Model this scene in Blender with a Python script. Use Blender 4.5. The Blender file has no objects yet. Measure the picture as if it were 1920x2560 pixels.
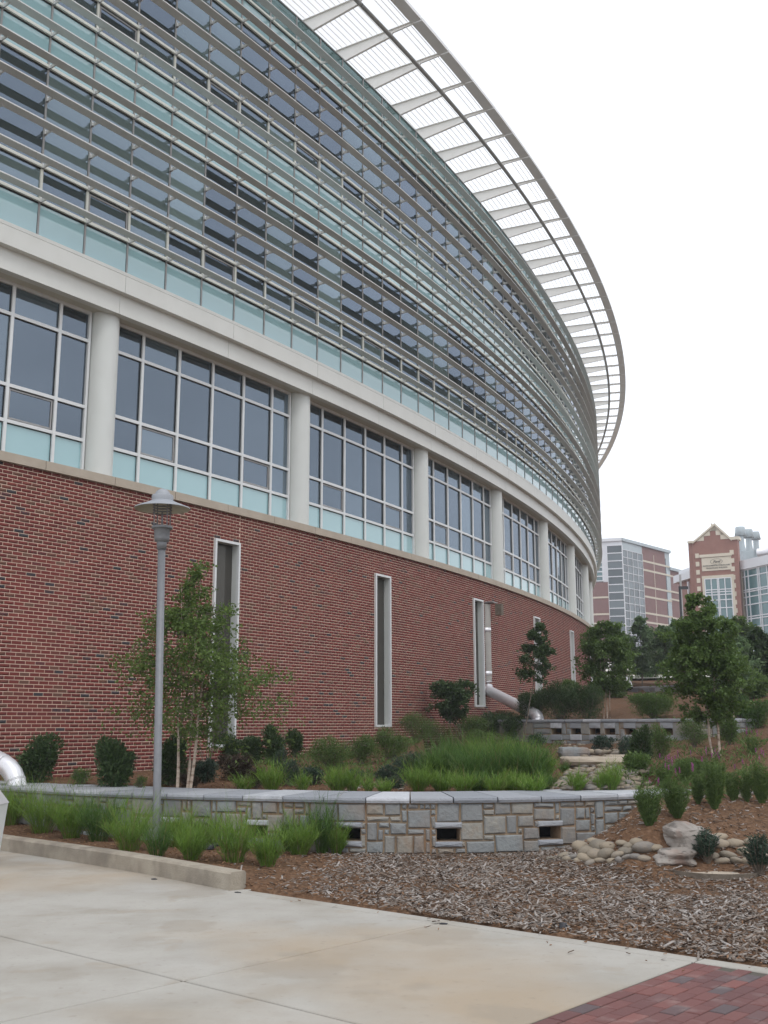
import bpy, math, random
import numpy as np
from mathutils import Matrix, Vector
R0 = math.radians
random.seed(7); rng = np.random.default_rng(7)
S = bpy.context.scene; COL = S.collection
EYE = 1.6; FPX = 2642.96; PITCH = R0(11.3896); ROLL = -0.0021
# ---------------- camera
cd = bpy.data.cameras.new('camera'); cam = bpy.data.objects.new('camera', cd); COL.objects.link(cam)
cd.sensor_fit = 'VERTICAL'; cd.sensor_height = 32; cd.lens = 32*FPX/2560; cd.clip_end = 3000; cd.clip_start = .1
cam.matrix_world = Matrix.Translation((0,0,EYE)) @ Matrix.Rotation(math.pi/2+PITCH,4,'X') @ Matrix.Rotation(ROLL,4,'Z')
S.camera = cam
# ---------------- sky and sun (bright overcast)
SUN_EL, SUN_AZ = 58, 150       # azimuth clockwise from +Y
W = bpy.data.worlds.new("World"); S.world = W; W.use_nodes = True
nt = W.node_tree; bg = nt.nodes['Background']
sky = nt.nodes.new('ShaderNodeTexSky'); sky.sky_type = 'NISHITA'; sky.sun_disc = False
sky.sun_elevation = R0(SUN_EL); sky.sun_rotation = R0(SUN_AZ); sky.dust_density = 3
cl = nt.nodes.new('ShaderNodeRGB'); cl.outputs[0].default_value = (10.0,10.35,10.9,1)
mx = nt.nodes.new('ShaderNodeMix'); mx.data_type = 'RGBA'; mx.inputs[0].default_value = .86
tc = nt.nodes.new('ShaderNodeTexCoord'); mpw = nt.nodes.new('ShaderNodeMapping'); mpw.inputs['Scale'].default_value = (1,1,2.4); nt.links.new(tc.outputs['Generated'], mpw.inputs[0])
cn = nt.nodes.new('ShaderNodeTexNoise'); cn.inputs['Scale'].default_value = 2.6; cn.inputs['Detail'].default_value = 7; nt.links.new(mpw.outputs[0], cn.inputs['Vector'])
cm = nt.nodes.new('ShaderNodeMapRange'); cm.inputs[1].default_value = .3; cm.inputs[2].default_value = .7; cm.inputs[3].default_value = .84; cm.inputs[4].default_value = 1.2; nt.links.new(cn.outputs[0], cm.inputs[0])
cv = nt.nodes.new('ShaderNodeVectorMath'); cv.operation = 'SCALE'; nt.links.new(cl.outputs[0], cv.inputs[0]); nt.links.new(cm.outputs[0], cv.inputs['Scale'])
nt.links.new(sky.outputs[0], mx.inputs[6]); nt.links.new(cv.outputs[0], mx.inputs[7]); nt.links.new(mx.outputs[2], bg.inputs[0])
bg.inputs[1].default_value = .125
sd = bpy.data.lights.new('sun','SUN'); so = bpy.data.objects.new('sun', sd); COL.objects.link(so)
sd.energy = .7; sd.angle = R0(18); sd.color = (1,.985,.95)
a = R0(SUN_AZ); e = R0(SUN_EL)
so.rotation_euler = Vector((-math.sin(a)*math.cos(e), -math.cos(a)*math.cos(e), -math.sin(e))).to_track_quat('-Z','Y').to_euler()
S.view_settings.view_transform = 'Standard'; S.view_settings.look = 'None'
S.view_settings.exposure = .12; S.view_settings.gamma = 1; S.view_settings.use_curve_mapping = False
S.cycles.max_bounces = 8; S.cycles.transparent_max_bounces = 12; S.cycles.caustics_reflective = False; S.cycles.caustics_refractive = False

# ---------------- materials
def mat(name, ramp, ns=8.0, detail=5, amt=1.0, isl=0.0, rough=.7, metal=0, spec=.5, bump=0, bs=40, coords='pos', second=None, trans=0, const=False, stretch=None, coat=0):
    """ramp: [(pos,(r,g,b))...]; value = amt*noise + isl*random per piece"""
    m = bpy.data.materials.new(name); m.use_nodes = True; n = m.node_tree.nodes; L = m.node_tree.links
    b = n['Principled BSDF']; out = n['Material Output']
    geo = n.new('ShaderNodeNewGeometry'); oi = n.new('ShaderNodeObjectInfo')
    vec = geo.outputs['Position']
    if stretch:
        mp = n.new('ShaderNodeMapping'); mp.inputs['Scale'].default_value = stretch; L.new(vec, mp.inputs[0]); vec = mp.outputs[0]
    nz = n.new('ShaderNodeTexNoise'); nz.inputs['Scale'].default_value = ns; nz.inputs['Detail'].default_value = detail; nz.inputs['Roughness'].default_value = .6
    L.new(vec, nz.inputs['Vector'])
    def math_(op, x, y):
        q = n.new('ShaderNodeMath'); q.operation = op
        for k, v in enumerate((x, y)):
            if v is None: continue
            if isinstance(v, (int,float)): q.inputs[k].default_value = v
            else: L.new(v, q.inputs[k])
        return q.outputs[0]
    val = math_('MULTIPLY', nz.outputs[0], amt)
    if isl:
        r = math_('FRACT', math_('ADD', geo.outputs['Random Per Island'], oi.outputs['Random']), None)
        val = math_('ADD', val, math_('MULTIPLY', r, isl))
    cr = n.new('ShaderNodeValToRGB'); L.new(val, cr.inputs[0])
    if const: cr.color_ramp.interpolation = 'CONSTANT'
    el = cr.color_ramp.elements
    el[0].position, el[0].color = ramp[0][0], (*ramp[0][1],1)
    if len(ramp) == 1: ramp = ramp + [(1, ramp[0][1])]
    el[1].position, el[1].color = ramp[-1][0], (*ramp[-1][1],1)
    for p, c in ramp[1:-1]:
        q = el.new(p); q.color = (*c,1)
    colr = cr.outputs[0]
    if second:      # (scale, lo, hi, colour, strength): patches of dirt or wear
        for (sc, lo, hi, c2, st) in second:
            n2 = n.new('ShaderNodeTexNoise'); n2.inputs['Scale'].default_value = sc; n2.inputs['Detail'].default_value = 6
            L.new(geo.outputs['Position'], n2.inputs['Vector'])
            mr = n.new('ShaderNodeMapRange'); mr.inputs[1].default_value = lo; mr.inputs[2].default_value = hi; mr.inputs[4].default_value = st
            L.new(n2.outputs[0], mr.inputs[0])
            mm = n.new('ShaderNodeMix'); mm.data_type = 'RGBA'; L.new(mr.outputs[0], mm.inputs[0]); L.new(colr, mm.inputs[6]); mm.inputs[7].default_value = (*c2,1); colr = mm.outputs[2]
    L.new(colr, b.inputs['Base Color'])
    b.inputs['Roughness'].default_value = rough; b.inputs['Metallic'].default_value = metal; b.inputs['Specular IOR Level'].default_value = spec
    b.inputs['Coat Weight'].default_value = coat; b.inputs['Coat Roughness'].default_value = .03
    if bump:
        n3 = n.new('ShaderNodeTexNoise'); n3.inputs['Scale'].default_value = bs; n3.inputs['Detail'].default_value = 6
        L.new(vec, n3.inputs['Vector'])
        bp = n.new('ShaderNodeBump'); bp.inputs['Strength'].default_value = bump; bp.inputs['Distance'].default_value = .02
        L.new(n3.outputs[0], bp.inputs['Height']); L.new(bp.outputs[0], b.inputs['Normal'])
    if trans:
        tr = n.new('ShaderNodeBsdfTranslucent'); L.new(colr, tr.inputs[0])
        ms = n.new('ShaderNodeMixShader'); ms.inputs[0].default_value = trans
        L.new(b.outputs[0], ms.inputs[1]); L.new(tr.outputs[0], ms.inputs[2]); L.new(ms.outputs[0], out.inputs[0])
    return m
def glassmat(name, tint, refl, ior=1.55, rough=.02, base=None, bmix=0, vary=False):
    m = bpy.data.materials.new(name); m.use_nodes = True; n = m.node_tree.nodes; L = m.node_tree.links
    n.remove(n['Principled BSDF']); out = n['Material Output']
    t = n.new('ShaderNodeBsdfTransparent'); t.inputs[0].default_value = (*tint,1)
    g = n.new('ShaderNodeBsdfGlossy'); g.inputs[0].default_value = (*refl,1); g.inputs[1].default_value = rough
    geo = n.new('ShaderNodeNewGeometry')
    nz = n.new('ShaderNodeTexNoise'); nz.inputs['Scale'].default_value = .9; L.new(geo.outputs['Position'], nz.inputs['Vector'])
    bp = n.new('ShaderNodeBump'); bp.inputs['Strength'].default_value = .015; bp.inputs['Distance'].default_value = .05; L.new(nz.outputs[0], bp.inputs['Height']); L.new(bp.outputs[0], g.inputs['Normal'])
    inner = t.outputs[0]
    if base:
        d = n.new('ShaderNodeBsdfDiffuse'); d.inputs[0].default_value = (*base,1)
        mi = n.new('ShaderNodeMixShader'); mi.inputs[0].default_value = bmix
        if vary:
            oi = n.new('ShaderNodeObjectInfo'); cr = n.new('ShaderNodeValToRGB'); cr.color_ramp.interpolation = 'CONSTANT'; L.new(oi.outputs['Random'], cr.inputs[0])
            cr.color_ramp.elements[0].color = (bmix*.4,)*3+(1,); e1_ = cr.color_ramp.elements[1]; e1_.position = .35; e1_.color = (bmix,)*3+(1,)
            for p_, v_ in ((.6,bmix*2.2),(.82,bmix*.7),(.9,min(.85,bmix*3.4))): q_ = cr.color_ramp.elements.new(p_); q_.color = (v_,)*3+(1,)
            L.new(cr.outputs[0], mi.inputs[0])
        if True:
            pass
        L.new(t.outputs[0], mi.inputs[1]); L.new(d.outputs[0], mi.inputs[2]); inner = mi.outputs[0]
    f = n.new('ShaderNodeFresnel'); f.inputs[0].default_value = ior
    # the coating tints head-on reflections only; at grazing angles they are neutral
    mr = n.new('ShaderNodeMapRange'); mr.inputs[1].default_value = .22; mr.inputs[2].default_value = .6; L.new(f.outputs[0], mr.inputs[0])
    mc = n.new('ShaderNodeMix'); mc.data_type = 'RGBA'; mc.inputs[6].default_value = (*refl,1); mc.inputs[7].default_value = (.92,.95,1,1); L.new(mr.outputs[0], mc.inputs[0]); L.new(mc.outputs[2], g.inputs[0])
    ms = n.new('ShaderNodeMixShader'); L.new(f.outputs[0], ms.inputs[0]); L.new(inner, ms.inputs[1]); L.new(g.outputs[0], ms.inputs[2]); L.new(ms.outputs[0], out.inputs[0])
    return m
M = {}
M['brick'] = mat('brick', [(0,(.145,.036,.032)),(.3,(.185,.045,.038)),(.55,(.135,.034,.031)),(.75,(.20,.054,.044)),(.84,(.14,.072,.052)),(.93,(.16,.04,.036)),(.955,(.05,.046,.052)),(1,(.055,.05,.055))], ns=30, amt=.06, isl=.94, rough=.85, spec=.2, bump=.3, bs=120, second=[(.35,.5,.75,(.24,.11,.085),.25),(.8,.55,.75,(.08,.03,.028),.3)])
M['mortar'] = mat('mortar', [(0.3,(.62,.47,.37)),(.7,(.72,.56,.45))], ns=25, rough=.95, spec=.1, bump=.2)
M['precast'] = mat('precast', [(.3,(.37,.315,.25)),(.7,(.43,.37,.30))], ns=3, rough=.85, bump=.08, bs=150, second=[(1.2,.5,.8,(.3,.25,.2),.25)])
M['white_metal'] = mat('white_metal', [(.2,(.57,.57,.535)),(.8,(.62,.62,.585))], ns=1.3, rough=.5, stretch=(1,1,.25), second=[(2.5,.5,.8,(.45,.44,.40),.22)])
M['column_paint'] = mat('column_paint', [(.2,(.55,.565,.54)),(.8,(.61,.625,.60))], ns=2, rough=.6, bump=.03, bs=90, stretch=(1,1,.15), second=[(3,.5,.8,(.46,.46,.43),.2)])
M['soffit'] = mat('soffit', [(.3,(.50,.48,.41)),(.7,(.55,.53,.46))], ns=2, rough=.7)
M['frame'] = mat('frame', [(.3,(.60,.61,.61)),(.7,(.66,.67,.67))], ns=4, rough=.4)
M['gasket'] = mat('gasket', [(0,(.012,.012,.013))], rough=.6)
M['mull'] = mat('mull', [(.3,(.27,.265,.265)),(.7,(.32,.315,.31))], rough=.5)
M['beige'] = mat('beige', [(.3,(.62,.625,.56)),(.7,(.68,.685,.62))], ns=3, rough=.5)
M['louvre'] = mat('louvre', [(.3,(.56,.565,.55)),(.7,(.62,.625,.61))], ns=2, rough=.55)
M['spandrel'] = mat('spandrel', [(.2,(.27,.44,.47)),(.8,(.30,.48,.51))], ns=.4, isl=.1, rough=.08, spec=.9, coat=.6)
M['glass_low'] = glassmat('glass_low', (.34,.39,.42), (.64,.76,.92), 2.5, base=(.20,.26,.29), bmix=.16, vary=True)
M['glass_up'] = glassmat('glass_up', (.34,.42,.44), (.60,.72,.92), 2.5, base=(.20,.27,.25), bmix=.24, vary=True)
M['glass_par'] = glassmat('glass_par', (.55,.75,.73), (.75,.9,.9), 1.5, base=(.25,.42,.42), bmix=.35)
M['glass_slot'] = glassmat('glass_slot', (.25,.24,.22), (.7,.68,.62), 1.45, base=(.09,.085,.075), bmix=.7)
M['interior'] = mat('interior', [(.3,(.14,.15,.155)),(.7,(.22,.23,.235))], ns=.5, rough=.9)
M['ceiling'] = mat('ceiling', [(.3,(.20,.21,.20)),(.7,(.25,.26,.25))], ns=1, rough=.9)
M['canopy'] = mat('canopy', [(.3,(.80,.785,.75)),(.7,(.85,.835,.80))], ns=2, rough=.5)
M['edge_metal'] = mat('edge_metal', [(.3,(.70,.70,.70)),(.7,(.76,.76,.76))], ns=2, rough=.5)
M['canopy_dark'] = mat('canopy_dark', [(.3,(.25,.25,.24)),(.7,(.29,.285,.275))], ns=2, rough=.5)
M['steel'] = mat('steel', [(.2,(.70,.69,.71)),(.8,(.80,.79,.82))], ns=6, rough=.36, metal=.45, bump=.05, bs=15)
M['lamp_grey'] = mat('lamp_grey', [(.2,(.165,.17,.18)),(.8,(.21,.215,.228))], ns=14, rough=.5, metal=.25, second=[(9,.55,.8,(.14,.145,.15),.3)])
M['lamp_shade'] = mat('lamp_shade', [(.2,(.27,.285,.31)),(.8,(.32,.335,.36))], ns=9, rough=.5)
M['cream'] = mat('cream', [(0,(.50,.47,.38))], rough=.6)
M['dark_metal'] = mat('dark_metal', [(0,(.03,.03,.035))], rough=.5, metal=.3)
M['concrete'] = mat('concrete', [(.25,(.30,.275,.235)),(.6,(.40,.38,.345)),(.8,(.345,.315,.27))], ns=1.1, detail=8, rough=.9, spec=.25, bump=.12, bs=180, second=[(.22,.48,.60,(.36,.275,.185),.75),(.5,.55,.75,(.46,.455,.45),.5),(.9,.57,.62,(.27,.235,.19),.4),(2.3,.60,.66,(.30,.24,.17),.25),(14,.62,.70,(.20,.17,.14),.25),(60,.45,.75,(.30,.28,.25),.3)])
M['kerb'] = mat('kerb', [(.3,(.29,.25,.195)),(.7,(.38,.335,.27))], ns=4, detail=8, rough=.9, bump=.4, bs=60, second=[(2.5,.44,.64,(.17,.145,.12),.65),(9,.5,.7,(.22,.19,.15),.4)])
M['joint'] = mat('joint', [(0,(.085,.075,.06))], rough=1)
M['paver'] = mat('paver', [(0,(.085,.075,.08)),(.14,(.105,.07,.072)),(.24,(.16,.062,.056)),(.55,(.12,.052,.05)),(.8,(.175,.068,.06)),(1,(.21,.078,.066))], ns=30, amt=.1, isl=.9, rough=.85, bump=.35, bs=110, second=[(5,.56,.75,(.36,.3,.28),.35)])
M['stone'] = mat('stone', [(0,(.20,.215,.225)),(.3,(.27,.285,.285)),(.5,(.23,.235,.235)),(.7,(.31,.295,.26)),(.85,(.26,.21,.165)),(1,(.36,.33,.28))], ns=14, amt=.5, isl=.5, rough=.9, spec=.25, bump=.6, bs=26, second=[(1.1,.48,.66,(.27,.165,.095),.55),(5,.55,.7,(.16,.15,.145),.35)])
M['cap'] = mat('cap', [(0,(.22,.235,.26)),(.4,(.30,.31,.335)),(.75,(.36,.37,.39)),(1,(.56,.57,.60))], ns=10, amt=.35, isl=.75, rough=.85, spec=.3, bump=.6, bs=30, second=[(3,.58,.75,(.25,.25,.24),.4)])
M['wall_mortar'] = mat('wall_mortar', [(.3,(.28,.205,.135)),(.7,(.37,.28,.195))], ns=6, rough=.95, bump=.5, bs=70, second=[(1.1,.46,.64,(.30,.15,.07),.6)])
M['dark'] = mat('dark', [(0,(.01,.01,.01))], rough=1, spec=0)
M['mulch'] = mat('mulch', [(.25,(.065,.038,.023)),(.5,(.135,.078,.047)),(.72,(.22,.135,.085))], ns=22, detail=10, rough=1, spec=.1, bump=1.0, bs=30, second=[(.35,.5,.7,(.16,.08,.042),.4)])
M['chip'] = mat('chip', [(0,(.035,.022,.016)),(.25,(.11,.072,.05)),(.45,(.19,.145,.115)),(.65,(.29,.25,.22)),(.84,(.40,.365,.34)),(1,(.60,.57,.55))], ns=40, amt=.3, isl=.72, rough=.95, spec=.15, bump=.5, bs=120, stretch=(1,1,1))
M['chip2'] = mat('chip2', [(0,(.09,.05,.028)),(.5,(.21,.115,.065)),(1,(.36,.225,.14))], ns=40, amt=.3, isl=.72, rough=.95, spec=.15)
M['cobble'] = mat('cobble', [(0,(.13,.125,.115)),(.3,(.23,.195,.15)),(.55,(.30,.245,.18)),(.8,(.20,.185,.17)),(1,(.34,.29,.25))], ns=9, amt=.4, isl=.65, rough=.8, spec=.3, bump=.3, bs=50)
M['boulder'] = mat('boulder', [(.25,(.13,.115,.10)),(.42,(.23,.20,.175)),(.58,(.31,.28,.25)),(.8,(.18,.155,.14))], ns=3.2, detail=10, rough=.9, bump=1, bs=14, second=[(4,.55,.65,(.30,.16,.11),.35),(2,.58,.7,(.46,.43,.40),.5),(7,.6,.64,(.07,.06,.055),.6)])
M['slab'] = mat('slab', [(.3,(.35,.29,.22)),(.7,(.46,.39,.31))], ns=3, detail=8, rough=.9, bump=.6, bs=25)
M['road'] = mat('road', [(.3,(.52,.49,.43)),(.7,(.6,.57,.51))], ns=.5, rough=.9)
def leafm(name, a_, b_, c_, tr=.35): return mat(name, [(0,a_),(.5,b_),(1,c_)], ns=3, amt=.35, isl=.65, rough=.55, spec=.35, trans=tr)
M['leaf_birch'] = leafm('leaf_birch', (.06,.10,.025), (.12,.185,.045), (.20,.28,.07), .45)
M['leaf_dark'] = leafm('leaf_dark', (.034,.062,.024), (.062,.105,.038), (.11,.17,.06), .3)
M['leaf_mid'] = leafm('leaf_mid', (.062,.108,.030), (.115,.185,.05), (.185,.27,.08), .42)
M['leaf_light'] = leafm('leaf_light', (.05,.10,.025), (.09,.17,.04), (.14,.24,.06))
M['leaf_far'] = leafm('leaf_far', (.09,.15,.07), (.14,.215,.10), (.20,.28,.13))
M['leaf_blue'] = leafm('leaf_blue', (.025,.048,.034), (.045,.078,.05), (.075,.115,.07), .2)
M['leaf_red'] = leafm('leaf_red', (.04,.03,.022), (.075,.05,.035), (.09,.085,.045), .2)
M['grass'] = leafm('grass', (.085,.165,.025), (.165,.285,.045), (.28,.40,.08), .45)
M['grass_mid'] = leafm('grass_mid', (.048,.105,.024), (.092,.18,.038), (.16,.27,.06), .42)
M['straw'] = leafm('straw', (.14,.10,.045), (.24,.18,.08), (.33,.26,.13), .2)
M['flower'] = leafm('flower', (.26,.07,.19), (.40,.10,.30), (.55,.20,.44), .3)
M['bark_birch'] = mat('bark_birch', [(.3,(.16,.10,.07)),(.45,(.42,.33,.26)),(.7,(.55,.46,.38))], ns=6, rough=.9, bump=.4, bs=40, stretch=(1,1,4))
M['bark'] = mat('bark', [(.3,(.10,.08,.06)),(.7,(.20,.165,.13))], ns=12, rough=.95, bump=.5)
M['far_brick'] = mat('far_brick', [(.3,(.20,.11,.10)),(.7,(.235,.13,.12))], ns=1.2, detail=8, rough=.9)
M['far_brick2'] = mat('far_brick2', [(.3,(.25,.125,.10)),(.7,(.29,.15,.12))], ns=1.2, detail=8, rough=.9)
M['far_stone'] = mat('far_stone', [(.3,(.58,.52,.42)),(.7,(.64,.58,.48))], ns=1, rough=.9)
M['far_white'] = mat('far_white', [(.3,(.66,.67,.70)),(.7,(.70,.71,.74))], ns=1, rough=.6)
M['far_glass'] = mat('far_glass', [(0,(.03,.045,.055)),(1,(.12,.15,.165))], ns=.2, isl=.8, amt=.2, rough=.08, spec=.7, coat=.25)
M['far_glass2'] = mat('far_glass2', [(0,(.03,.10,.115)),(1,(.07,.17,.18))], ns=.2, isl=.7, amt=.3, rough=.06, spec=.9, coat=.6)
M['far_grey'] = mat('far_grey', [(.3,(.36,.41,.43)),(.7,(.42,.47,.49))], ns=1, rough=.4, metal=.2)
M['ink'] = mat('ink', [(0,(.16,.15,.13))], rough=.9)

# ---------------- mesh helpers
WL = {}    # world location of every parent
class MB:
    def __init__(s): s.v = []; s.f = []; s.m = []
    def add(s, vs, fs, mi=0):
        o = len(s.v); s.v += [tuple(map(float,p)) for p in vs]; s.f += [tuple(i+o for i in q) for q in fs]; s.m += [mi]*len(fs)
    def box(s, x0,x1,y0,y1,z0,z1, mi=0, f=None):
        vs = [(x,y,z) for z in (z0,z1) for y in (y0,y1) for x in (x0,x1)]
        if f: vs = [f(*p) for p in vs]
        s.add(vs, [(0,2,3,1),(4,5,7,6),(0,1,5,4),(2,6,7,3),(0,4,6,2),(1,3,7,5)], mi)
    def tube(s, pts, rads, n=8, mi=0, cap=True):
        pts = [Vector(p) for p in pts]; rings = []; up = Vector((0,0,1))
        for i, p in enumerate(pts):
            d = (pts[min(i+1,len(pts)-1)] - pts[max(i-1,0)]).normalized()
            x = d.cross(up); x = x.normalized() if x.length > .05 else Vector((1,0,0)); y = d.cross(x).normalized()
            r = rads[i] if hasattr(rads,'__len__') else rads
            rings.append([p + x*math.cos(2*math.pi*k/n)*r + y*math.sin(2*math.pi*k/n)*r for k in range(n)])
        fs = []
        for i in range(len(pts)-1):
            for k in range(n): fs.append((i*n+k, i*n+(k+1)%n, (i+1)*n+(k+1)%n, (i+1)*n+k))
        if cap: fs += [tuple(range(n)), tuple((len(pts)-1)*n+k for k in reversed(range(n)))]
        s.add([q for r in rings for q in r], fs, mi)
    def lathe(s, prof, n=24, c=(0,0,0), mi=0):
        vs = []; fs = []
        for (r,z) in prof:
            vs += [(c[0]+r*math.cos(2*math.pi*k/n), c[1]+r*math.sin(2*math.pi*k/n), c[2]+z) for k in range(n)]
        for i in range(len(prof)-1):
            for k in range(n): fs.append((i*n+k, i*n+(k+1)%n, (i+1)*n+(k+1)%n, (i+1)*n+k))
        s.add(vs, fs, mi)
    def arr(s, V, F, mi=0): s.add(V.tolist(), F.tolist(), mi)
    def mesh(s, name, mats, smooth=False):
        me = bpy.data.meshes.new(name); me.from_pydata(s.v, [], s.f)
        for m in (mats if isinstance(mats,(list,tuple)) else [mats]): me.materials.append(M[m] if isinstance(m,str) else m)
        if any(s.m): me.polygons.foreach_set('material_index', s.m)
        if smooth: me.polygons.foreach_set('use_smooth', [True]*len(s.f))
        me.update(); return me
def npmesh(name, V, F, mats, mi=None, smooth=False):
    me = bpy.data.meshes.new(name); V = np.asarray(V, np.float32); F = np.asarray(F, np.int32); k = F.shape[1]
    me.vertices.add(len(V)); me.vertices.foreach_set('co', V.ravel())
    me.loops.add(F.size); me.loops.foreach_set('vertex_index', F.ravel())
    me.polygons.add(len(F)); me.polygons.foreach_set('loop_start', np.arange(len(F), dtype=np.int32)*k); me.polygons.foreach_set('loop_total', np.full(len(F), k, np.int32))
    for m in (mats if isinstance(mats,(list,tuple)) else [mats]): me.materials.append(M[m])
    if mi is not None: me.polygons.foreach_set('material_index', np.asarray(mi, np.int32))
    if smooth: me.polygons.foreach_set('use_smooth', np.ones(len(F), bool))
    me.update(calc_edges=True); me.validate(); return me
def obj(name, me, parent=None, loc=(0,0,0), rz=0, **props):
    o = bpy.data.objects.new(name, me); COL.objects.link(o); o.location = loc
    if rz: o.rotation_euler.z = rz
    if parent is not None:
        o.parent = parent; pl = WL[parent]
        o.matrix_parent_inverse = pl.inverted()
    WL[o] = Matrix.Translation(loc) @ Matrix.Rotation(rz,4,'Z')
    for k, v in props.items(): o[k] = v
    return o
def thing(name, label, cat, loc=(0,0,0), group=None, rz=0):
    o = obj(name, None, None, loc, rz, label=label, category=cat)
    if group: o['group'] = group
    return o
# ray through a pixel of the 1920x2560 photograph, used only to survey where things stand
def ray(px, py):
    u = (px-960)/FPX; v = (py-1280)/FPX; cr, sr = math.cos(ROLL), math.sin(ROLL)
    a_, b_ = cr*u+sr*v, -sr*u+cr*v
    c, s = math.cos(PITCH), math.sin(PITCH)
    return np.array([a_, c+s*b_, s-c*b_])
def at(px, py, D):
    d = ray(px,py); t = D/d[1]; return Vector((d[0]*t, D, EYE+d[2]*t))
def onz(px, py, z):
    d = ray(px,py); t = (z-EYE)/d[2]; return (d[0]*t, d[1]*t)

# ---------------- the curved building: cylinder about CX,CY; "i" counts facade modules of 1.06 m
CX, CY, RB = -91.0311, 81.1197, 104.7299
PH0, DPH = 0.95211580, 0.0101214118
def ang(i): return PH0 + i*DPH
def P(i, dr, z=0):
    p = ang(i); r = RB+dr; return Vector((CX+r*math.sin(p), CY-r*math.cos(p), z))
I0, I1 = -6, 48
E_ = EYE
def arcmesh(name, n, dr0, dr1, z0, z1, mats, step=.5, mi=0, extra=None, gap=0.0):
    """box swept over n modules, built round the cylinder axis, starting at angle 0"""
    b = MB()
    def sweep(n0, n1, a0, a1, c0, c1, m_):
        k = max(1, int(round((n1-n0)/step))); vs = []
        for j in range(k+1):
            p = (n0+(n1-n0)*j/k)*DPH
            for (dr, z) in ((a0,c0),(a1,c0),(a1,c1),(a0,c1)):
                vs.append(((RB+dr)*math.sin(p), -(RB+dr)*math.cos(p), z))
        fs = []
        for j in range(k):
            o = j*4
            for q in range(4): fs.append((o+q, o+(q+1)%4, o+4+(q+1)%4, o+4+q))
        fs += [(3,2,1,0), (k*4,k*4+1,k*4+2,k*4+3)]
        b.add(vs, fs, m_)
    sweep(gap, n-gap, dr0, dr1, z0, z1, mi)
    for x in (extra or []): sweep(*x)
    return b.mesh(name, mats)
def ringobj(name, me, i, parent, z=0, **k): return obj(name, me, parent, (CX,CY,z), ang(i), **k)
def atobj(name, me, i, dr, z, parent, **k): return obj(name, me, parent, tuple(P(i,dr,z)), ang(i), **k)
B = thing('curved_building', 'long curved brick and glass building with sunshade louvres and a projecting canopy', 'building', tuple(P(0,0,0)))

# --- brick wall
DW = .53; BH = .0677; BL = .2032; WZ0, WZ1 = .30, E_+4.57
slots = [(6*k+2.68, 6*k+3.44, b_) for k, b_ in zip(range(-1,8), (-.9,-.45,-.05,.55,1.1,1.65,2.0,2.2,2.4))]
sl_top = E_+3.95
nrow = int((WZ1-WZ0)/BH); WZ0 = WZ1-nrow*BH
arcb = BL/(RB+DW)/DPH   # brick length in modules
# mortar backing: strips between the slot openings
mb = []
segs = []; cur = I0
for (a0,a1,zb) in slots:
    segs.append((cur,a0,-.3,WZ1)); segs.append((a0,a1,sl_top,WZ1)); segs.append((a0,a1,-.3,E_+zb)); cur = a1
segs.append((cur,I1,-.3,WZ1))
bb = MB()
for (a0,a1,z0,z1) in segs:
    k = max(1,int((a1-a0)/.5)); vs = []
    for j in range(k+1):
        i = a0+(a1-a0)*j/k
        vs += [P(i,DW-.0045,z0), P(i,DW-.0045,z1), P(i,DW-.2,z0), P(i,DW-.2,z1)]
    fs = []
    for j in range(k): o = j*4; fs += [(o,o+4,o+5,o+1),(o+2,o+3,o+7,o+6)]
    fs += [(0,1,3,2),(k*4,k*4+2,k*4+3,k*4+1)]
    bb.add(vs, fs)
obj('mortar', bb.mesh('mortar','mortar'), B)
# bricks
nb = int((I1-I0)/arcb); rows, cols = np.meshgrid(np.arange(nrow), np.arange(nb), indexing='ij')
ic = I0 + (cols + .5*(rows%2) + .5)*arcb; zc = WZ0 + (rows+.5)*BH
ic = ic.ravel(); zc = zc.ravel()
gm = .5*arcb*(BL-.013)/BL; bl_, br_ = ic-gm, ic+gm
for (a0,a1,zb) in slots:      # movement joints above and below the slot windows: bricks across them are cut in two
    jx = a1+.02; st = ((zc > sl_top+.03) | (zc < E_+zb-.03)) & (bl_ < jx-.006) & (br_ > jx+.006)
    zc = np.append(zc, zc[st]); bl2 = np.full(st.sum(), jx+.006); br2 = br_[st]; br_ = np.where(st, jx-.006, br_); bl_ = np.append(bl_, bl2); br_ = np.append(br_, br2)
ic = (bl_+br_)/2; keep = ic < I1-.2
for (a0,a1,zb) in slots:
    zin = (zc > E_+zb-.03) & (zc < sl_top+.03)
    br_ = np.where(zin & (ic < (a0+a1)/2) & (br_ > a0-.012), a0-.012, br_); bl_ = np.where(zin & (ic > (a0+a1)/2) & (bl_ < a1+.012), a1+.012, bl_)
keep &= (br_-bl_) > .012
whole = (br_-bl_) > 2*gm*.98; ic = (bl_+br_)/2; hw_ = (br_-bl_)/2*DPH*(RB+DW)
gz = np.interp(ic, [-6,5,9.3,16,28,48], [.45,.7,.9,1.6,2.8,3.6]); keep &= zc > gz-.15
ic, zc, whole, hw_ = ic[keep], zc[keep], whole[keep], hw_[keep]
hl, hh, dp = (BL-.013)/2, (BH-.0135)/2, .03
ph = PH0+ic*DPH; px_ = CX+(RB+DW)*np.sin(ph); py_ = CY-(RB+DW)*np.cos(ph)
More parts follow.
